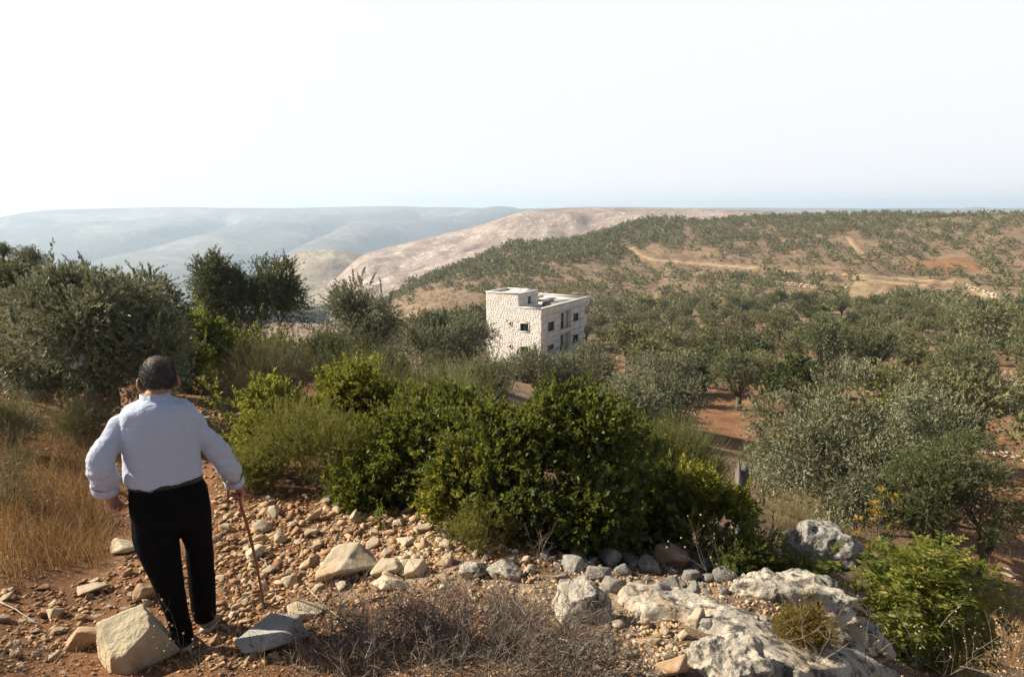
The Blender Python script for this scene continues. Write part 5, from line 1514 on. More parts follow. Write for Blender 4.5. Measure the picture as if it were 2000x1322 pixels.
def scatter_px(rng, poly, n, smin, smax, gap=.47):
    xs = [a for a, b in poly]; ys = [b for a, b in poly]
    out = []; tries = 0
    px = rng.uniform(min(xs), max(xs), n * 30); py = rng.uniform(min(ys), max(ys), n * 30)
    s = smin * (smax / smin) ** (rng.uniform(0, 1, n * 30) ** 2.2)
    m = inpoly(px, py, poly); px, py, s = px[m], py[m], s[m]
    order = np.argsort(-s[:n * 4]); got = []
    for i in order:
        if len(got) >= n: break
        if any((px[i] - a) ** 2 + ((py[i] - b) * 1.7) ** 2 < ((s[i] + c) * gap) ** 2 for a, b, c in got): continue
        got.append((px[i], py[i], s[i]))
    return got

STONES = []
def place_stones(rng, got, meshes, look, group, flat=1.0, sink=.25, tilt=.35, k=1.15):
    P = hit([g[0] for g in got], [g[1] for g in got])
    for (px, py, s), p in zip(got, P):
        if np.isnan(p[0]): continue
        dep = project(p)[2]; r = s / 2 * dep / F
        me = meshes[rng.integers(len(meshes))]
        o = link('stone', me)
        o.scale = (r * k, r * k, r * k * flat)
        o.rotation_euler = (rng.normal(0, tilt), rng.normal(0, tilt), rng.uniform(0, 6.28))
        o.location = (p[0], p[1], p[2] + r * .42 * flat - r * sink * .5)
        tag(o, look, 'stone', group)
        sz = 'big' if s > 32 else 'fist-sized' if s > 19 else 'small'
        STONES.append((o, px, py, sz + ' ' + look))
SHORT = {}

rngS = np.random.default_rng(9)
PATH_PALE = [(520, 985), (700, 985), (860, 1010), (900, 1050), (870, 1110), (700, 1150), (560, 1160), (500, 1090), (470, 1020)]
PATH_RED = [(395, 800), (440, 760), (440, 900), (560, 965), (520, 1000), (500, 1100), (560, 1170), (540, 1300), (380, 1310), (360, 1200), (420, 1100), (420, 960)]
PATH_LEFT = [(0, 1150), (200, 1130), (290, 1060), (345, 1120), (330, 1200), (180, 1190), (120, 1300), (0, 1310)]
HEAP = [(1060, 1085), (1150, 1082), (1240, 1090), (1340, 1100), (1440, 1130), (1445, 1160), (1330, 1172), (1210, 1160), (1100, 1135)]
RUBBLE = [(1180, 1190), (1290, 1195), (1350, 1240), (1310, 1322), (1150, 1322), (1170, 1240)]
EDGE = [(470, 945), (640, 970), (860, 1000), (1000, 1075), (1050, 1090), (1040, 1130), (880, 1100), (860, 1040), (640, 1000), (500, 975)]
place_stones(rngS, scatter_px(rngS, PATH_PALE, 84, 13, 52), me_st, 'pale', 'loose pale stones in the middle of the path')
place_stones(rngS, scatter_px(rngS, PATH_RED, 62, 12, 36), me_st + me_or[:8], 'reddish', 'loose stones on the red path')
place_stones(rngS, scatter_px(rngS, PATH_LEFT, 38, 12, 36), me_st + me_or[:8], 'half sunk', 'stones in the red earth left of the man')
place_stones(rngS, scatter_px(rngS, HEAP, 78, 16, 58, .36), me_rd + me_gs, 'rounded grey', 'grey stones heaped in the shade', tilt=.5, k=1.2)
place_stones(rngS, scatter_px(rngS, RUBBLE, 30, 15, 46), me_st, 'angular white', 'white rubble beside the slab')
place_stones(rngS, scatter_px(rngS, EDGE, 40, 12, 34), me_st + me_rd[:2], 'shaded', 'stones along the foot of the thicket')

LMS = [(270, 1245, 'the big cream boulder'), (165, 1250, 'the orange stone'), (530, 1235, 'the blue-grey shaded rock'), (680, 1100, 'the stepped rock'), (760, 1110, 'the flat pale rock'), (925, 1112, 'the white humped rock'),
       (985, 1112, 'the second humped rock'), (600, 1190, 'the pale rock in dry grass'), (1135, 1175, 'the squarish rock'), (1312, 1085, 'the brown shaded boulder'), (1585, 1200, 'the pitted outcrop'), (1420, 1290, 'the pointed boulder'),
       (1360, 1206, 'the upright white stone'), (515, 1180, 'the stick tip'), (462, 960, 'the hand on the stick'), (355, 1262, 'the left shoe'), (408, 1215, 'the right shoe'), (600, 960, 'the fine-leaved bush'), (800, 1000, 'the middle lentisk bush'),
       (935, 1050, 'the small fine bush'), (110, 1198, 'the square cream stone'), (186, 1150, 'the long white stone'), (288, 1158, 'the tan block stone'), (1080, 1095, 'the great dark lentisk'), (380, 740, 'the path bend')]
lb = make_labels([(i, t[1], t[2], t[3]) for i, t in enumerate(STONES)], LMS, 'stone')
for i, t in enumerate(STONES): t[0]['label'] = lb[i]
# small stones, too many to count
SB = Bag()
def small(poly, n, smin, smax):
    xs = [a for a, b in poly]; ys = [b for a, b in poly]
    px = rngS.uniform(min(xs), max(xs), n * 3); py = rngS.uniform(min(ys), max(ys), n * 3)
    m = inpoly(px, py, poly); px, py = px[m][:n], py[m][:n]
    P = hit(px, py); n = len(P)
    s = smin * (smax / smin) ** (rngS.uniform(0, 1, n) ** 1.8)
    dep = project(P)[2]
    for i in range(n):
        if np.isnan(P[i, 0]): continue
        v, f = LOW[i % 16]; r = s[i] / 2 * min(dep[i], 12) / F
        E = np.array(Matrix.Rotation(rngS.uniform(0, 6.28), 3, 'Z') @ Matrix.Rotation(rngS.normal(0, .5), 3, 'X'))
        SB.add((v * r * rngS.uniform(.7, 1.2, 3)) @ E.T + P[i] + [0, 0, r * .25], f, float(rngS.uniform(0, .75)) if P[i, 0] < -.9 else float(rngS.uniform(0, 1) ** .75))
small(PATH, 6000, 4, 18)
small([(430, 1130), (1180, 1110), (1190, 1322), (430, 1322)], 900, 5, 18)
small(PATH_PALE, 2200, 5, 18)
small(PATH_RED, 1700, 4, 14)
small(HEAP, 500, 6, 16)
small(RUBBLE, 700, 5, 16)
small(EDGE, 700, 5, 14)
small(PATH_PALE, 520, 14, 38)
small(PATH_RED, 420, 13, 32)
small(PATH_LEFT, 260, 11, 24)
small(RUBBLE, 120, 14, 30)
small([(1330, 1150), (1560, 1180), (1620, 1260), (1450, 1215), (1400, 1190)], 260, 6, 22)
small([(1700, 1280), (1990, 1180), (1990, 1322), (1720, 1322)], 160, 8, 24)
small([(560, 1110), (1180, 1100), (1190, 1200), (600, 1240)], 260, 12, 26)
small([(0, 780), (380, 740), (400, 900), (260, 1060), (0, 1160)], 3200, 4, 14)
small([(1360, 780), (1500, 780), (1480, 870), (1340, 890)], 420, 3, 9)
small([(1540, 690), (2000, 690), (2000, 1000), (1880, 1000), (1880, 800)], 500, 3, 8)
small([(1880, 880), (2000, 850), (2000, 1322), (1700, 1322), (1800, 1240), (1960, 1150)], 900, 4, 12)
o = link('small_stones', SB.mesh('small_stones', M_LIME_IN)); o['kind'] = 'stuff'; o['label'] = 'small stones strewn over the path'; o['category'] = 'stones'

# low dry-stone walls on the terraces
def dry_wall(label, line, h_px, courses, step, mat, seed, thick=.5):
    rng = np.random.default_rng(seed)
    px = np.concatenate([np.linspace(a[0], b[0], 12, endpoint=False) for a, b in zip(line[:-1], line[1:])] + [[line[-1][0]]])
    py = np.concatenate([np.linspace(a[1], b[1], 12, endpoint=False) for a, b in zip(line[:-1], line[1:])] + [[line[-1][1]]])
    P = hit(px, py); P = P[~np.isnan(P[:, 0])]
    if len(P) < 3: return
    dm = np.median(np.hypot(P[:, 0], P[:, 1])); P = P[np.abs(np.hypot(P[:, 0], P[:, 1]) - dm) < dm * .25]
    seg = np.concatenate([[0], np.cumsum(np.linalg.norm(np.diff(P[:, :2], axis=0), axis=1))])
    H = h_px * np.median(project(P)[2]) / F
    b = Bag(); hc = H / courses
    for row in range(courses):
        u = rng.uniform(0, step)
        while u < seg[-1]:
            L = rng.uniform(.6, 1.4) * step
            x = np.interp(u, seg, P[:, 0]); y = np.interp(u, seg, P[:, 1])
            v, f = LOW[rng.integers(16)]
            E = np.array(Matrix.Rotation(rng.uniform(0, 6.28), 3, 'Z') @ Matrix.Rotation(rng.normal(0, .3), 3, 'X'))
            b.add((v * np.array([L * .62, L * .5, hc * .85])) @ E.T + [x + rng.normal(0, thick * .2), y + rng.normal(0, thick * .2), float(gz(x, y)) + hc * (row + .45)], f)
            u += L * .85
    o = thing('dry_stone_wall', label, 'stone wall', tuple(P[0]))
    b.v = [local(o, v) for v in b.v]
    s = link('stones', b.mesh('stones', mat), o); s['kind'] = 'stuff'
M_WALL = stone_mat('terrace_wall_stone', (0.56, 0.49, 0.37), (0.36, 0.30, 0.22), (0.42, 0.24, 0.12), 0.3, .7, 0.0, 4.0, 0.03, False)
M_WALLR = stone_mat('reddish_wall_stone', (0.50, 0.36, 0.24), (0.36, 0.22, 0.13), (0.44, 0.22, 0.10), 0.6, .8, 0.0, 4.0, 0.03, False)
dry_wall('reddish dry stone wall beside the right corner of the stone house', [(1142, 700), (1175, 703), (1212, 708)], 14, 5, .45, M_WALLR, 1)
dry_wall('pale dry stone wall at the right end of the dirt track', [(1888, 562), (1930, 578), (1965, 588), (2010, 594)], 9, 3, 1.0, M_WALL, 2)
dry_wall('crooked heap-like wall running uphill beside the wide yellow track', [(1645, 600), (1648, 580), (1655, 560)], 7, 2, 1.1, M_WALL, 3)
dry_wall('pale terrace wall at the right edge under the leaning olive tree', [(1915, 742), (1950, 745), (2010, 746)], 22, 5, .5, M_WALL, 4)
dry_wall('broken pale wall low on the slope behind the bare terrace', [(1515, 556), (1560, 560), (1600, 566)], 8, 2, 1.1, M_WALL, 5)
dry_wall('low pale wall of rubble below the shadow of the carob tree', [(1900, 885), (1950, 890), (2010, 905)], 12, 3, .35, M_WALL, 6)
# pale outcropping rocks on the far slope
SB = Bag(); n = 2200
az = rngS.uniform(R(-14), R(44), n); dd = np.sqrt(rngS.uniform(110 ** 2, 440 ** 2, n)); x, y = np.sin(az) * dd, np.cos(az) * dd
for i in range(n):
    if fbm(np.array([[x[i], y[i], 0]]) * .02, 2, 91)[0] < 0.0: continue
    v, f = LOW[i % 16]; r = rngS.uniform(.2, .75)
    E = np.array(Matrix.Rotation(rngS.uniform(0, 6.28), 3, 'Z'))
    SB.add((v * r * np.array([1.5, .8, .5])) @ E.T + [x[i], y[i], float(gz(x[i], y[i]))], f)
o = link('slope_rocks', SB.mesh('slope_rocks', M_WALL)); o['kind'] = 'stuff'; o['label'] = 'pale rocks breaking through the far slope'; o['category'] = 'rocks'
# ------------------------------------------------------------------ dry grass, twigs and stalks
grass('dry_grass', 'tall straw-coloured grass on the bank left of the man', [([(0, 860), (60, 850), (230, 880), (240, 960), (215, 1060), (190, 1130), (60, 1140), (0, 1160)], 4200), ([(95, 880), (235, 890), (240, 1000), (200, 1110), (110, 1120)], 1300), ([(0, 700), (60, 690), (130, 860), (200, 880), (0, 900)], 900)], 0, .29, STRAW, 3, .0017, curl=.8)
grass('dry_grass', 'thin dry stalks scattered over the path', [([(0, 1140), (330, 1080), (420, 980), (480, 1100), (620, 1322), (0, 1322)], 700), ([(420, 900), (560, 960), (1000, 1080), (1000, 1180), (600, 1200), (450, 1050)], 260)], 0, .16, STRAW, 4, .0018, curl=.9)
grass('dry_grass', 'yellowish dry grass above the round grey boulder', [([(1480, 960), (1680, 985), (1700, 1050), (1660, 1060), (1500, 1020)], 2600)], 0, .42, GREENGRASS, 5, .003)
grass('dry_grass', 'faded grass below the trees at the lower right', [([(1840, 1080), (2000, 1060), (2000, 1322), (1860, 1322)], 2200), ([(1380, 860), (1470, 900), (1480, 980), (1420, 960)], 600)], 0, .28, STRAW, 6, .003)
grass('dry_grass', 'reddish dry grass at the bend of the path', [([(330, 720), (430, 715), (430, 760), (350, 770)], 700)], 0, .22, STRAW, 7, .003)

def twig_bush(name, label, cat, spots, n, h, mat, seed, r0=.0035, levels=2, spread=.9, heads=False, kind=None):
    """dry branching stems rising from the ground around photo spots"""
    rng = np.random.default_rng(seed)
    P = hit([s[0] for s in spots], [s[1] for s in spots])
    P = P[~np.isnan(P[:, 0])]
    o = thing(name, label, cat, tuple(P.mean(0)))
    b = Bag(); hd = Bag(); single = n <= 12
    def grow(p, d, L, r, lv):
        m = 4; pts = [p]
        q = p.copy(); dd = d.copy()
        for k in range(m - 1):
            dd = unit(dd + rng.normal(0, .16, 3) + [0, 0, .02]); q = q + dd * L / (m - 1); pts.append(q.copy())
        b.add(*tube(pts, np.linspace(r, r * .3, m), 3, False), rnd=float(np.clip(rng.normal(.5, .25), 0, 1)))
        if lv > 0:
            for _ in range(rng.integers(2, 5)):
                k = rng.integers(1, m)
                u = unit(rng.normal(size=3)); nd = unit(d + u * rng.uniform(.5, 1.1))
                grow(pts[k], nd, L * rng.uniform(.3, .6), r * .6, lv - 1)
        elif heads and rng.uniform() < .7:
            v, f = ICO[2]; hd.add(v * rng.uniform(.004, .0075) + pts[-1], f, .9)
    for i in range(n):
        p = P[rng.integers(len(P))] + np.array([rng.normal(0, .10), rng.normal(0, .10), 0]) * (1 if n > 20 else .2)
        p[2] = gz(p[0], p[1]) - .01
        d = unit(np.array([rng.normal(0, spread), rng.normal(0, spread), 1.0]))
        grow(p, d, h * rng.uniform(.55, 1.2), r0 * rng.uniform(.7, 1.4), levels)
        if single:
            b.v = [local(o, v) for v in b.v]; st = link('stalk', b.mesh('stalk', mat), o); b = Bag()
            if hd.n:
                hd.v = [local(o, v) for v in hd.v]; link('seed_heads', hd.mesh('seed_heads', mat), st)['kind'] = 'stuff'; hd = Bag()
    if single: return o
    b.v = [local(o, v) for v in b.v]; link('twigs', b.mesh('twigs', mat), o)['kind'] = 'stuff'
    if hd.n:
        hd.v = [local(o, v) for v in hd.v]; link('seed_heads', hd.mesh('seed_heads', mat), o)
    return o
DRYDARK = straw_mat('dry_thorn_twig', [(0.0, (0.055, 0.044, 0.035)), (0.45, (0.14, 0.112, 0.088)), (0.8, (0.29, 0.24, 0.19)), (1.0, (0.48, 0.42, 0.34))], 0.05)
rq = np.random.default_rng(31)
def spots(poly, n):
    xs = [a for a, b in poly]; ys = [b for a, b in poly]
    px = rq.uniform(min(xs), max(xs), n * 6); py = rq.uniform(min(ys), max(ys), n * 6); m = inpoly(px, py, poly)
    return list(zip(px[m][:n], py[m][:n]))
twig_bush('thorn_scrub', 'low grey-brown dry thorn scrub at the bottom middle, below the pale rocks', 'scrub', spots([(690, 1200), (900, 1175), (1130, 1200), (1190, 1290), (1160, 1345), (640, 1345), (620, 1270)], 220), 820, .26, DRYDARK, 1, .0032, 2, 1.3)
twig_bush('thorn_scrub', 'thin dry scrub with fallen stalks between the stick and the thorn scrub', 'scrub', spots([(560, 1190), (700, 1170), (720, 1322), (560, 1330)], 50), 150, .2, DRYTWIG, 2, .0025, 2, 1.0)
twig_bush('thorn_scrub', 'dry tangle of stems at the lower left corner', 'scrub', spots([(0, 1240), (130, 1290), (150, 1340), (0, 1340)], 30), 60, .13, DRYTWIG, 3, .002, 2, 1.3)
twig_bush('dry_stalks', 'grey stalks with round seed heads standing in front of the man\'s legs', 'dry plant', [(352, 1290), (360, 1285)], 4, .34, DRYTWIG, 7, .0028, 2, .28, True)
twig_bush('dry_stalks', 'pale branching stalks with buds in front of the shaded bush', 'dry plant', [(1400, 1190), (1420, 1185)], 6, .42, DRYTWIG, 8, .003, 2, .5, True)
twig_bush('dry_stalks', 'bare grey stalks rising in the lower right corner', 'dry plant', [(1800, 1330), (1830, 1335), (1700, 1320)], 10, .55, DRYTWIG, 9, .004, 2, .55, True)
twig_bush('dry_stalks', 'thin bare stems in front of the large outcrop', 'dry plant', [(1610, 1300), (1590, 1310)], 5, .4, DRYTWIG, 10, .003, 2, .35)
twig_bush('dry_stalks', 'bare twigs sticking out of the foot of the thicket', 'dry plant', [(620, 985), (640, 990), (1050, 1110)], 9, .3, DRYTWIG, 11, .0025, 2, .5)
twig_bush('dry_stalks', 'tall pale weeds at the left edge beside the straw grass', 'dry plant', spots([(0, 780), (70, 760), (90, 900), (0, 940)], 20), 40, .32, DRYTWIG, 12, .002, 2, .5)
shrub('brown_shrub', 'brown dried cushion shrub growing against the large outcrop', 'shrub', (1515, 1625, 1195, 1285), 4.05, BROWNLF, 1500, 12, .07, .018, .005, seed=71, up=.5, ground=False)
shrub('green_cushion', 'small dull green cushion plant left of the brown shrub', 'shrub', (1465, 1520, 1180, 1235), 4.15, FINE, 420, 12, .06, .018, .005, seed=72, up=.5, ground=False)
shrub('weed', 'small yellow-flowered weed among stones on the path', 'weed', (725, 770, 1000, 1030), 5.9, YELLOWGR, 40, 10, .06, .022, .009, seed=73, lobes=4)
def fallen(label, a, b, r, seed):
    P = hit([a[0], (a[0] + b[0]) / 2, b[0]], [a[1], (a[1] + b[1]) / 2, b[1]]); P[:, 2] += [.01, .035, .02]
    o = thing('fallen_stick', label, 'stick', tuple(P[0])); g = Bag()
    s = np.linspace(0, 1, 8); pts = np.stack([np.interp(s, [0, .5, 1], P[:, k]) for k in range(3)], -1) + np.random.default_rng(seed).normal(0, .004, (8, 3))
    g.tube(local(o, pts), r * (1 - .4 * s), 5, .95); link('stick', g.mesh('stick', DRYTWIG), o)
fallen('straight bleached stick lying at the left edge on red earth', (0, 1178), (78, 1226), .0055, 1)
fallen('long pale bent branch lying over the thorn scrub', (690, 1182), (850, 1152), .0055, 2)
fallen('bleached stalk slanting across the stones right of the walking stick', (505, 1085), (530, 1122), .004, 3)
fallen('long thin stalk lying from the stones down into the thorn scrub', (600, 1150), (770, 1322), .0045, 4)
def bag():
    p = at(148, 702, 10.9); o = thing('plastic_bag', 'crumpled white plastic bag caught in the broad olive tree', 'bag', tuple(p))
    v, f = ICO[4]; w = v * np.array([.13, .06, .11]) * (1 + .45 * fbm(v * 2.2, 4, 6))[:, None]
    link('bag', mesh_np('bag', w, f, simple_mat('thin_white_plastic', (.55, .56, .58), .4, .4, .1)), o)
bag()
# ------------------------------------------------------------------ the walking man and his stick
def build_man():
    foot = hit1(366, 1266)
    az = math.atan2(foot[0], foot[1])
    fw = np.array([math.sin(az), math.cos(az), 0]); rt = np.array([math.cos(az), -math.sin(az), 0])
    O = np.array([foot[0], foot[1], foot[2]])
    cpos = np.array([0, 0, CZ])
    man = thing('person', 'man in light blue shirt and black trousers walking away down the stony path', 'person', tuple(O), -az)
    def Mp(px, py, yo=0.0):
        r = rays(px, py); t = np.dot(O + fw * yo - cpos, fw) / np.dot(r, fw)
        P = cpos + r * t - O
        return np.array([P @ rt, yo, P[2]])
    def mpp(py, yo=0.0):                                   # metres per photo pixel at that height
        a, b = Mp(300, py, yo), Mp(301, py, yo); return b[0] - a[0]
    print('man distance', np.hypot(foot[0], foot[1]), 'height', Mp(303, 699)[2])
    def finish(name, bag, voxel, mat, smooth_it=4, parent=man, disp=None, target=None):
        me = bag.mesh(name + '_raw')
        o = bpy.data.objects.new(name, me); COL.objects.link(o)
        m = o.modifiers.new('r', 'REMESH'); m.mode = 'VOXEL'; m.voxel_size = voxel; m.adaptivity = 0
        s = o.modifiers.new('s', 'SMOOTH'); s.factor = .5; s.iterations = smooth_it
        dg = bpy.context.evaluated_depsgraph_get(); dg.update()
        me2 = bpy.data.meshes.new_from_object(o.evaluated_get(dg)); me2.name = name
        o.modifiers.clear(); o.data = me2; bpy.data.meshes.remove(me)
        nv = len(me2.vertices); co = np.empty(nv * 3, np.float32); me2.vertices.foreach_get('co', co); co = co.reshape(-1, 3).astype(float)
        if disp is not None:
            no = np.empty(nv * 3, np.float32); me2.vertices.foreach_get('normal', no); no = no.reshape(-1, 3)
            co = co + no * disp(co)[:, None]
            me2.vertices.foreach_set('co', co.astype(np.float32).ravel())
        me2.polygons.foreach_set('use_smooth', np.ones(len(me2.polygons), bool)); me2.update()
        me2.materials.clear(); me2.materials.append(mat)
        o.parent = parent
        return o
    def rings(bag, rows, n=28, p=2.4):
        """closed loft of horizontal super-ellipses (cx, cy, cz, rx, ry)"""
        V = []
        th = np.arange(n) * 2 * math.pi / n
        for cx, cy, cz, rx, ry in rows:
            c, s = np.cos(th), np.sin(th)
            V.append(np.stack([cx + rx * np.sign(c) * np.abs(c) ** (2 / p), cy + ry * np.sign(s) * np.abs(s) ** (2 / p), np.full(n, cz)], -1))
        m = len(V); V = np.vstack(V + [[rows[0][:3]], [rows[-1][:3]]])
        i = np.arange(m - 1)[:, None] * n; j = np.arange(n)[None]
        q = np.stack([i + j, i + n + j, i + n + (j + 1) % n, i + (j + 1) % n], -1).reshape(-1, 4)
        j = np.arange(n); k0, k1 = len(V) - 2, len(V) - 1
        bag.add(V, [q, np.vstack([np.stack([np.full(n, k0), j, (j + 1) % n], -1), np.stack([np.full(n, k1), (m - 1) * n + (j + 1) % n, (m - 1) * n + j], -1)])])
    def row(py, l, r, cy, ry):
        a, b = Mp(l, py, cy), Mp(r, py, cy)
        return ((a[0] + b[0]) / 2, cy, a[2], (b[0] - a[0]) / 2, ry)
    def limb(bag, pts, rad, n=16, sub=5):
        pts = np.array(pts, float); rad = np.array(rad, float); k = len(pts)
        u = np.linspace(0, k - 1, (k - 1) * sub + 1)
        def cr(P):                                         # Catmull-Rom through the joints
            out = []
            for x in u:
                i = min(int(x), k - 2); t = x - i
                p0, p1, p2, p3_ = P[max(i - 1, 0)], P[i], P[i + 1], P[min(i + 2, k - 1)]
                out.append(.5 * (2 * p1 + (p2 - p0) * t + (2 * p0 - 5 * p1 + 4 * p2 - p3_) * t * t + (3 * p1 - p0 - 3 * p2 + p3_) * t ** 3))
            return np.array(out)
        P = cr(pts); rr = cr(rad)
        bag.tube(P, rr, n)
        for e, x in ((P[0], rr[0]), (P[-1], rr[-1])):
            v, f = ICO[3]; bag.add(v * x * .98 + e, f)
    # --- materials
    skin, nt, out = new_mat('tanned_skin')
    n_ = noise(nt, 30, 4, .6)
    colr = ramp(nt, n_, [(0.3, (0.28, 0.13, 0.08)), (0.7, (0.39, 0.20, 0.125))])
    p = pbsdf(nt, out, colr, .5, .35); p.inputs['Subsurface Weight'].default_value = .15; p.inputs['Subsurface Radius'].default_value = (.01, .004, .002)
    cloth, nt, out = new_mat('light_blue_cotton')
    tc = N(nt, 'ShaderNodeTexCoord')
    w1 = N(nt, 'ShaderNodeTexWave'); w1.bands_direction = 'X'; w1.inputs['Scale'].default_value = 55; w1.inputs['Distortion'].default_value = .3
    w2 = N(nt, 'ShaderNodeTexWave'); w2.bands_direction = 'Z'; w2.inputs['Scale'].default_value = 55; w2.inputs['Distortion'].default_value = .3
    nt.links.new(tc.outputs['Object'], w1.inputs['Vector']); nt.links.new(tc.outputs['Object'], w2.inputs['Vector'])
    wv = math_n(nt, 'MULTIPLY', math_n(nt, 'ADD', w1.outputs['Fac'], w2.outputs['Fac']), .5)
    big = noise(nt, 5, 3, .5)
    base = ramp(nt, wv, [(0.2, (0.38, 0.425, 0.53)), (0.8, (0.46, 0.50, 0.60))])
    base = mix(nt, math_n(nt, 'MULTIPLY', big, .12), base, (0.33, 0.375, 0.48))
    hh = math_n(nt, 'ADD', math_n(nt, 'MULTIPLY', noise(nt, 14, 4, .55, dist=.6), 1.0), math_n(nt, 'MULTIPLY', wv, .03))
    p = pbsdf(nt, out, base, .85, .15, bump(nt, hh, .6, .03))
    p.inputs['Sheen Weight'].default_value = .08
    black, nt, out = new_mat('black_cloth')
    p = pbsdf(nt, out, ramp(nt, noise(nt, 20, 4), [(0.3, (0.004, 0.004, 0.0045)), (0.7, (0.007, 0.007, 0.0075))]), .95, .06, bump(nt, noise(nt, 12, 4), .4, .02))
    top = Mp(303, 700, .06)
    hairm, nt, out = new_mat('short_grey_hair')
    tc = N(nt, 'ShaderNodeTexCoord'); mp = N(nt, 'ShaderNodeMapping'); mp.inputs['Scale'].default_value = (260, 260, 60)
    nt.links.new(tc.outputs['Object'], mp.inputs['Vector'])
    hn = noise(nt, 1.0, 4, .7, vec=mp.outputs[0]); hb = noise(nt, 14, 3, .5)
    hc = ramp(nt, hn, [(0.30, (0.010, 0.009, 0.008)), (0.52, (0.035, 0.032, 0.029)), (0.78, (0.19, 0.18, 0.17))])
    sz = N(nt, 'ShaderNodeSeparateXYZ'); nt.links.new(tc.outputs['Object'], sz.inputs[0])
    cr_ = math_n(nt, 'MULTIPLY', math_n(nt, 'SUBTRACT', sz.outputs['Z'], float(top[2]) - .03), 30.0, True)
    hc = mix(nt, math_n(nt, 'MULTIPLY', cr_, .35), hc, (0.20, 0.125, 0.085))
    pbsdf(nt, out, hc, .6, .3, bump(nt, hn, .6, .004))
    shoe_m = simple_mat('worn_grey_leather', (0.17, 0.155, 0.135), .7, .3, .2, 18)
    sole_m = simple_mat('pale_rubber_sole', (0.42, 0.36, 0.28), .8, .2, .15, 18)
    belt_m = simple_mat('black_leather_belt', (0.012, 0.011, 0.010), .4, .4, .2, 20)
    eye_m = simple_mat('eye_white', (0.7, 0.68, 0.64), .3, .5, .05)
    wood = simple_mat('varnished_brown_wood', (0.20, 0.085, 0.035), .45, .4, .3, 16)
    # --- right foot stands further down the path
    rf = hit1(405, 1231); yr = float((rf - O) @ fw); yr = min(max(yr, .15), .45)
    print('right foot forward', yr)
    # --- body, one continuous surface
    B = Bag()
    v, f = ICO[4]
    top = Mp(303, 700, .06)
    hc = top + np.array([0, 0.01, -.121])
    T = np.array(Matrix.Rotation(R(-14), 3, 'X'))
    def el(c, r, rot=T, sub=4):
        vv, ff = ICO[sub]; B.add((vv * np.array(r)) @ rot.T + hc + np.array(c) @ rot.T, ff)
    el((0, -.008, .01), (.081, .101, .114)); el((0, .035, -.055), (.066, .068, .075)); el((0, .065, -.105), (.038, .034, .026), sub=3)
    el((0, .105, -.022), (.013, .022, .026), sub=3); el((0, .112, -.038), (.019, .016, .012), sub=3)
    el((0, .09, .018), (.055, .018, .014), sub=3)
    el((0, .096, -.068), (.024, .009, .007), sub=3)
    for s in (-1, 1):
        el((s * .034, .085, -.03), (.024, .02, .022), sub=3)
        ev, ef = ICO[3]; E = np.array(Matrix.Rotation(s * R(22), 3, 'Z')) @ T
        B.add((ev * np.array([.011, .022, .037])) @ E.T + hc + np.array([s * .099, -.018, -.020]) @ T.T, ef)
        B.add((ev * np.array([.009, .012, .014])) @ E.T + hc + np.array([s * .090, -.012, -.055]) @ T.T, ef)
    neck0 = Mp(304, 800, 0)
    limb(B, [neck0 + [0, .0, -.05], Mp(304, 782, .005), hc + [0, -.018, -.05]], [.075, .067, .068])
    rings(B, [row(806, 250, 360, 0, .08), row(850, 252, 366, 0, .10), row(915, 268, 372, .0, .11), row(985, 272, 390, 0, .10), row(1030, 280, 392, 0, .09)])
    sl, el_, cl = Mp(258, 824, 0), Mp(196, 903, -.10), Mp(207, 955, -.03)
    sr, er, cr_ = Mp(354, 824, 0), Mp(440, 903, .06), Mp(457, 938, .16)
    wl = Mp(211, 963, -.03); wr = Mp(461, 948, .18)
    limb(B, [sl, Mp(216, 864, -.06), el_, (el_ + wl) / 2, wl], [.040, .040, .041, .042, .030])
    limb(B, [sr, Mp(410, 866, .03), er, (er + wr) / 2, wr], [.040, .040, .041, .040, .029])
    hipl, hipr = Mp(300, 1010, 0), Mp(372, 1010, .02)
    kl, ankl = Mp(322, 1120, .02), np.array([0.0, 0, .09]) + Mp(357, 1264, 0) * [1, 1, 0]
    kr, ankr = Mp(392, 1110, yr * .65), Mp(402, 1216, yr)
    limb(B, [hipl, kl, ankl], [.075, .055, .04]); limb(B, [hipr, kr, ankr], [.075, .055, .04])
    limb(B, [ankl, ankl + [0, .03, -.055], ankl + [-.02, .16, -.065]], [.035, .033, .028])
    limb(B, [ankr, ankr + [0, .03, -.05], ankr + [.02, .15, -.075]], [.035, .033, .028])
    def hand(w, d, nrm, sgn, curl, thumb=.6, grip=False):
        d = unit(np.array(d, float)); nrm = np.array(nrm, float); nrm = unit(nrm - d * (nrm @ d))
        lat = sgn * np.cross(d, nrm)                        # towards the thumb
        n = 14; th = np.arange(n) * 2 * math.pi / n
        V = []
        prof = [(-.015, .026, .019), (.012, .032, .019), (.045, .041, .019), (.075, .043, .016), (.092, .040, .012)]
        for u, a, b in prof: V.append(w + d * u + np.cos(th)[:, None] * lat * a + np.sin(th)[:, None] * nrm * b)
        m = len(V); V = np.vstack(V + [[w + d * prof[0][0]], [w + d * prof[-1][0]]])
        i = np.arange(m - 1)[:, None] * n; j = np.arange(n)[None]
        q = np.stack([i + j, i + (j + 1) % n, i + n + (j + 1) % n, i + n + j], -1).reshape(-1, 4); j = np.arange(n)
        B.add(V, [q, np.vstack([np.stack([np.full(n, len(V) - 2), (j + 1) % n, j], -1), np.stack([np.full(n, len(V) - 1), (m - 1) * n + j, (m - 1) * n + (j + 1) % n], -1)])])
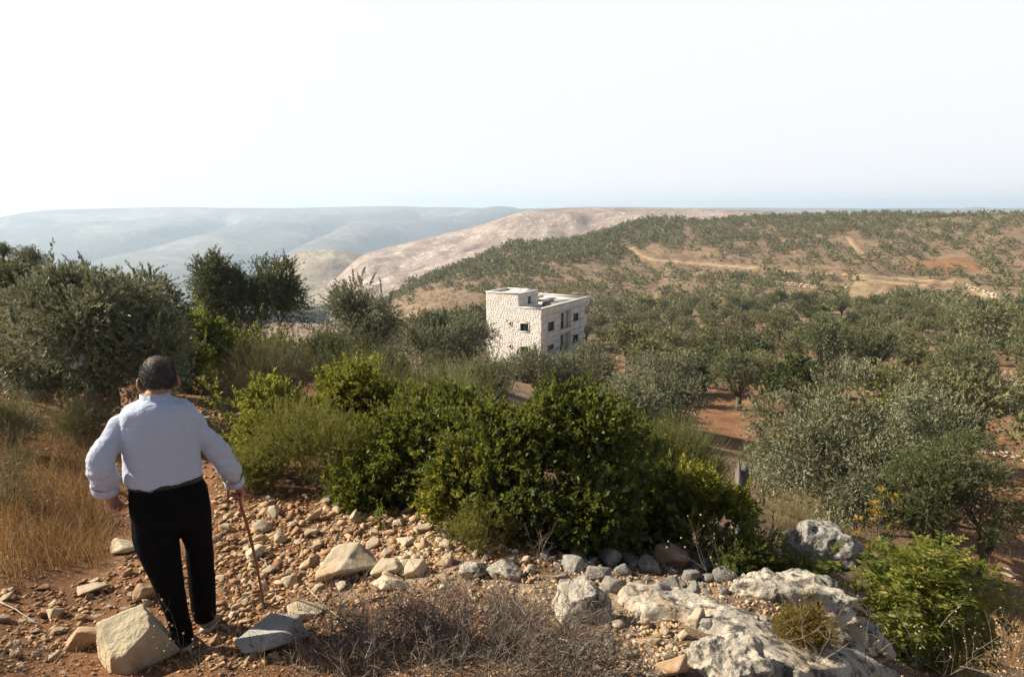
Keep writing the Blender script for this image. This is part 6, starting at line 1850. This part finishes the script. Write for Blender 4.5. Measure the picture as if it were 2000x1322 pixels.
        for k, (o_, L) in enumerate(((.031, .074), (.0105, .083), (-.0105, .078), (-.031, .061))):
            p_ = w + d * .082 + lat * o_; ang = 0; pts = [p_ - d * .02]; pts.append(p_.copy())
            for sgm, fr in enumerate((.45, .30, .25)):
                ang += curl * (1 + .08 * k) * (1.0, 1.15, .8)[sgm]
                p_ = p_ + (d * math.cos(ang) + nrm * math.sin(ang) + lat * .02 * (1.5 - k)) * L * fr; pts.append(p_.copy())
            limb(B, pts, [.0100, .0098, .0090, .0084, .0072], 10, 3)
        p0 = w + d * .018 + lat * .026 + nrm * .006
        p1 = p0 + (d * .55 + lat * .75 + nrm * .35) * .038
        p2 = p1 + (d * .8 + lat * .05 + nrm * thumb) * .032
        p3_ = p2 + (d * .7 - lat * .35 + nrm * thumb) * .026
        limb(B, [p0, p1, p2, p3_], [.0145, .0120, .0105, .0085], 10, 3)
        return d, nrm, lat
    hand(wl, (.30, .10, -.95), (.80, -.62, .15), -1, .72)
    gd, gn, gl = hand(wr, (.30, .62, -.72), (-.55, -.42, -.72), 1, 1.02, .9)
    body = finish('body', B, .0060, skin, 2)
    for s in (-1, 1):
        ev, ef = ICO[3]; e = mesh_np('eye', (ev * .012) + hc + np.array([s * .032, .092, .002]) @ T.T, ef, eye_m, None, True); link('eye', e, man)
    # --- hair: close-cropped cap, thinner on the crown
    Hb = Bag(); vv, ff = ICO[5]
    hv = vv * np.array([.0865, .106, .1135]) * (1 - .05 * np.clip(-vv[:, 2], 0, 1))[:, None]
    hv = hv * (1 + .010 * fbm(vv * 9, 3, 3)[:, None])
    zt_ = vv[:, 2] + .10 * np.clip(vv[:, 1], -1, 1) * 0 - .35 * np.clip(vv[:, 1], 0, 1) + .10 * fbm(vv * 7, 3, 8)
    hv = hv * (.93 + .075 * smooth01((zt_ + .80) / .2))[:, None]
    Hb.add(hv @ T.T + hc + np.array([0, -.018, .0165]) @ T.T, ff)
    rg = np.random.default_rng(44); ns = 5200                # short cropped strands over the cap
    cand = np.nonzero(zt_ > -.66)[0]; k = rg.choice(cand, ns)
    p0 = (hv[k] + rg.normal(0, .0012, (ns, 3))) @ T.T + hc + np.array([0, -.018, .0165]) @ T.T
    nd = unit(vv[k] * .55 + np.array([0, -.25, -.75]) + rg.normal(0, .3, (ns, 3)))
    v_, q_ = leaf_quads(rg, p0, nd, .013, .0020, .1)
    Hb.add(v_, q_)
    me = Hb.mesh('hair', hairm, True); link('hair', me, man)
    # --- shirt
    Sb = Bag()
    rings(Sb, [row(772, 279, 328, .012, .062), row(780, 273, 334, .008, .072), row(788, 256, 350, .0, .088), row(797, 240, 368, -.004, .108), row(808, 231, 380, -.008, .122), row(830, 228, 388, -.012, .138),
               row(858, 229, 390, -.012, .148), row(885, 234, 391, -.008, .152), row(912, 241, 393, -.004, .156), row(932, 245, 396, 0, .160), row(943, 246, 397, 0, .160), row(950, 252, 392, 0, .150)], 40, 2.5)
    limb(Sb, [Mp(258, 822, 0), Mp(237, 836, -.01), Mp(213, 866, -.06), Mp(198, 903, -.10), Mp(201, 930, -.07), Mp(205, 952, -.03)], [.064, .068, .062, .066, .068, .056], 18)
    limb(Sb, [Mp(355, 814, 0), Mp(376, 828, 0), Mp(412, 866, .03), Mp(440, 902, .06), Mp(450, 922, .11), Mp(456, 936, .155)], [.064, .068, .062, .060, .056, .050], 18)
    lower = Mp(300, 940)[2]
    def wr_(co):
        a = .010 * fbm(co * np.array([9, 9, 5]), 3, 2)
        b = .015 * np.clip(fbm(co * np.array([5, 5, 16]) + 3, 3, 7), -.6, .6) * np.clip((np.abs(co[:, 0] - Mp(308, 860)[0]) - .16) * 12, 0.15, 1.6)
        c_ = .018 * fbm(co * np.array([16, 16, 4]), 2, 9) * np.clip(1 - np.abs(co[:, 2] - lower) / .10, 0, 1)
        diag = .014 * np.sin((co[:, 0] * 22 + co[:, 2] * 30) + 5 * fbm(co * 4, 2, 4)) * np.clip(fbm(co * 5, 2, 8) + .2, 0, 1)
        seam = 0
        for (x0, x1) in ((Mp(233, 812)[0], Mp(236, 872)[0]), (Mp(376, 812)[0], Mp(389, 872)[0])):
            t = np.clip((Mp(300, 806)[2] - co[:, 2]) / .20, 0, 1)
            seam = seam - .005 * np.exp(-((co[:, 0] - (x0 + (x1 - x0) * t)) / .007) ** 2) * (co[:, 2] > Mp(300, 876)[2]) * (co[:, 1] < .05)
        seam = seam - .004 * np.exp(-((co[:, 2] - Mp(300, 818)[2]) / .005) ** 2) * (np.abs(co[:, 0] - Mp(306, 818)[0]) < .19)
        return a + b + c_ + diag + seam
    finish('shirt', Sb, .0075, cloth, 5, disp=wr_)
    Cb = Bag()                                             # collar: stand and fold
    n = 30; th = np.arange(n) * 2 * math.pi / n
    c0, c1 = Mp(304, 781, .010), Mp(304, 766, .016)
    limbV = []
    for (z, kx, ky) in ((c0[2] - .012, .083, .080), (c1[2] + .002, .0755, .0745), (c1[2] - .001, .0700, .0690), (c0[2] - .010, .070, .069)):
        t_ = (z - c0[2]) / (c1[2] - c0[2])
        limbV.append(np.stack([c0[0] + np.cos(th) * kx, .012 + np.sin(th) * ky, np.full(n, z) - .022 * np.clip(np.sin(th), 0, 1)], -1))
    V = np.vstack(limbV); i = np.arange(3)[:, None] * n; j = np.arange(n)[None]
    q = np.stack([i + j, i + n + j, i + n + (j + 1) % n, i + (j + 1) % n], -1).reshape(-1, 4)
    link('collar', mesh_np('collar', V, q, cloth, None, True), man)
    def cuff(a, b, r0, r1):
        d = unit(b - a); ref = np.array([0, 1.0, 0]); u = unit(np.cross(d, ref)); w_ = np.cross(d, u)
        n = 26; th = np.arange(n) * 2 * math.pi / n; rr = np.random.default_rng(int(abs(a[0]) * 1000))
        wv = 1 + .05 * np.sin(th * 2 + 1) + .02 * rr.normal(size=n)
        V = []
        for s, r in ((-.03, r0 * .97), (0.0, r0 * 1.06), (.022, r1 * 1.08), (.026, r1 * 1.0), (.018, r1 * .90), (-.02, r0 * .85)):
            V.append(a + d * (s + np.linalg.norm(b - a)) + np.cos(th)[:, None] * u * r * wv[:, None] + np.sin(th)[:, None] * w_ * r * wv[:, None])
        V = np.vstack(V); i = np.arange(5)[:, None] * n; j = np.arange(n)[None]
        q = np.stack([i + j, i + (j + 1) % n, i + n + (j + 1) % n, i + n + j], -1).reshape(-1, 4)
        link('cuff', mesh_np('cuff', V, q, cloth, None, True), man)
    cuff(Mp(201, 932, -.065), Mp(206, 953, -.028), .064, .062)
    cuff(Mp(451, 924, .115), Mp(457, 939, .16), .053, .053)
    # --- trousers
    Tb = Bag()
    rings(Tb, [row(942, 251, 394, 0, .146), row(955, 250, 398, 0, .152), row(975, 250, 408, -.004, .160), row(1000, 252, 413, -.008, .166), row(1024, 257, 415, -.004, .15), row(1040, 272, 410, 0, .11)], 36, 2.5)
    limb(Tb, [Mp(300, 1003, -.01), Mp(305, 1052, .0), Mp(321, 1106, .02), Mp(341, 1180, .01), Mp(353, 1225, 0), Mp(357, 1247, .0)], [.116, .120, .099, .069, .062, .060], 20)
    limb(Tb, [Mp(374, 1003, .0), Mp(387, 1052, yr * .3), Mp(392, 1106, yr * .6), Mp(396, 1165, yr * .85), Mp(399, 1198, yr)], [.108, .083, .082, .077, .070], 20)
    kz = Mp(320, 1110)[2]
    def wt_(co):
        return .006 * fbm(co * np.array([10, 10, 5]), 3, 12) + .007 * fbm(co * np.array([5, 5, 20]), 2, 14) * np.clip(1 - np.abs(co[:, 2] - kz) / .25, 0, 1) + .008 * fbm(co * np.array([6, 6, 26]), 2, 15) * np.clip(1 - co[:, 2] / .2, 0, 1)
    finish('trousers', Tb, .0085, black, 5, disp=wt_)
    bz = Mp(320, 946)
    Bb = Bag(); rows = [row(942, 249, 396, 0, .158), row(950, 248, 399, 0, .160)]
    rings(Bb, rows, 40, 2.5); link('belt', Bb.mesh('belt', belt_m, True), man)
    # --- shoes
    def shoe(a, direc, pitch):
        d = unit(np.array([direc[0], direc[1], 0.0])); l = np.array([d[1], -d[0], 0]); up = np.array([0, 0, 1.0])
        c, s = math.cos(pitch), math.sin(pitch); d2 = d * c - up * s; up2 = up * c + d * s
        def ring(bag, prof, n=20, p=2.6):
            V = []; th = np.arange(n) * 2 * math.pi / n
            for x, w, z0, z1 in prof:
                cc, ss = np.cos(th), np.sin(th)
                yy = np.sign(cc) * np.abs(cc) ** (2 / p) * w; zz = (z0 + z1) / 2 + np.sign(ss) * np.abs(ss) ** (2 / p) * (z1 - z0) / 2
                V.append(a + d2 * x + yy[:, None] * l + zz[:, None] * up2)
            m = len(V); V = np.vstack(V); i = np.arange(m - 1)[:, None] * n; j = np.arange(n)[None]
            q = np.stack([i + j, i + (j + 1) % n, i + n + (j + 1) % n, i + n + j], -1).reshape(-1, 4)
            V = np.vstack([V, V[:n].mean(0)[None], V[-n:].mean(0)[None]]); j = np.arange(n)
            bag.add(V, [q, np.vstack([np.stack([np.full(n, len(V) - 2), (j + 1) % n, j], -1), np.stack([np.full(n, len(V) - 1), (m - 1) * n + j, (m - 1) * n + (j + 1) % n], -1)])])
        u = Bag(); ring(u, [(-.075, .022, .03, .08), (-.068, .034, .024, .095), (-.03, .041, .024, .105), (.03, .044, .024, .10), (.09, .050, .024, .075), (.15, .050, .024, .06), (.19, .038, .024, .05), (.208, .018, .024, .038)])
        sh = link('shoe', u.mesh('shoe', shoe_m, True), man)
        u = Bag(); ring(u, [(-.083, .026, .0, .026), (-.074, .038, .0, .028), (-.03, .045, .0, .028), (.03, .046, .004, .028), (.09, .054, .0, .028), (.15, .054, .0, .028), (.195, .042, .002, .028), (.216, .020, .006, .027)])
        link('sole', u.mesh('sole', sole_m, True), sh)
    a = Mp(360, 1266, 0); shoe(np.array([a[0], 0.02, a[2] - .0]), (-.12, 1), 0.12)
    a = Mp(405, 1229, yr); shoe(np.array([a[0] + .005, yr, a[2] + .0]), (.25, 1), 0.30)
    # --- stick
    st = hit1(519, 1184); loc = lambda P: np.array([(P - O) @ rt, (P - O) @ fw, P[2] - O[2]])
    tip = loc(st)
    g = wr + gd * .088 + gn * .026
    stick = thing('walking_stick', 'brown wooden walking stick held in the man\'s right hand', 'walking stick', tuple(st), -az)
    k = Bag()
    s = np.linspace(0, 1, 10)[:, None]
    pts = g * (1 - s) + tip * s; pts += np.array([.010, 0, 0]) * np.sin(s * math.pi * 1.3) + np.random.default_rng(2).normal(0, .0022, (10, 3))
    rr = np.linspace(.0120, .0088, 10) * (1 + .06 * np.random.default_rng(3).normal(size=10))
    k.tube(pts - tip, rr, 10); link('shaft', k.mesh('shaft', wood, True), stick)
    k = Bag(); hv = unit(np.array([.86, .25, -.32])); up_ = np.array([0, 0, 1.0])
    hp = np.array([g - hv * .045 + up_ * .002, g - hv * .015 + up_ * .006, g + hv * .02 + up_ * .004, g + hv * .06 - up_ * .004, g + hv * .085 - up_ * .012])
    k.tube(hp - tip, [.010, .0135, .0145, .0125, .009], 12); link('handle', k.mesh('handle', wood, True), stick)
build_man()
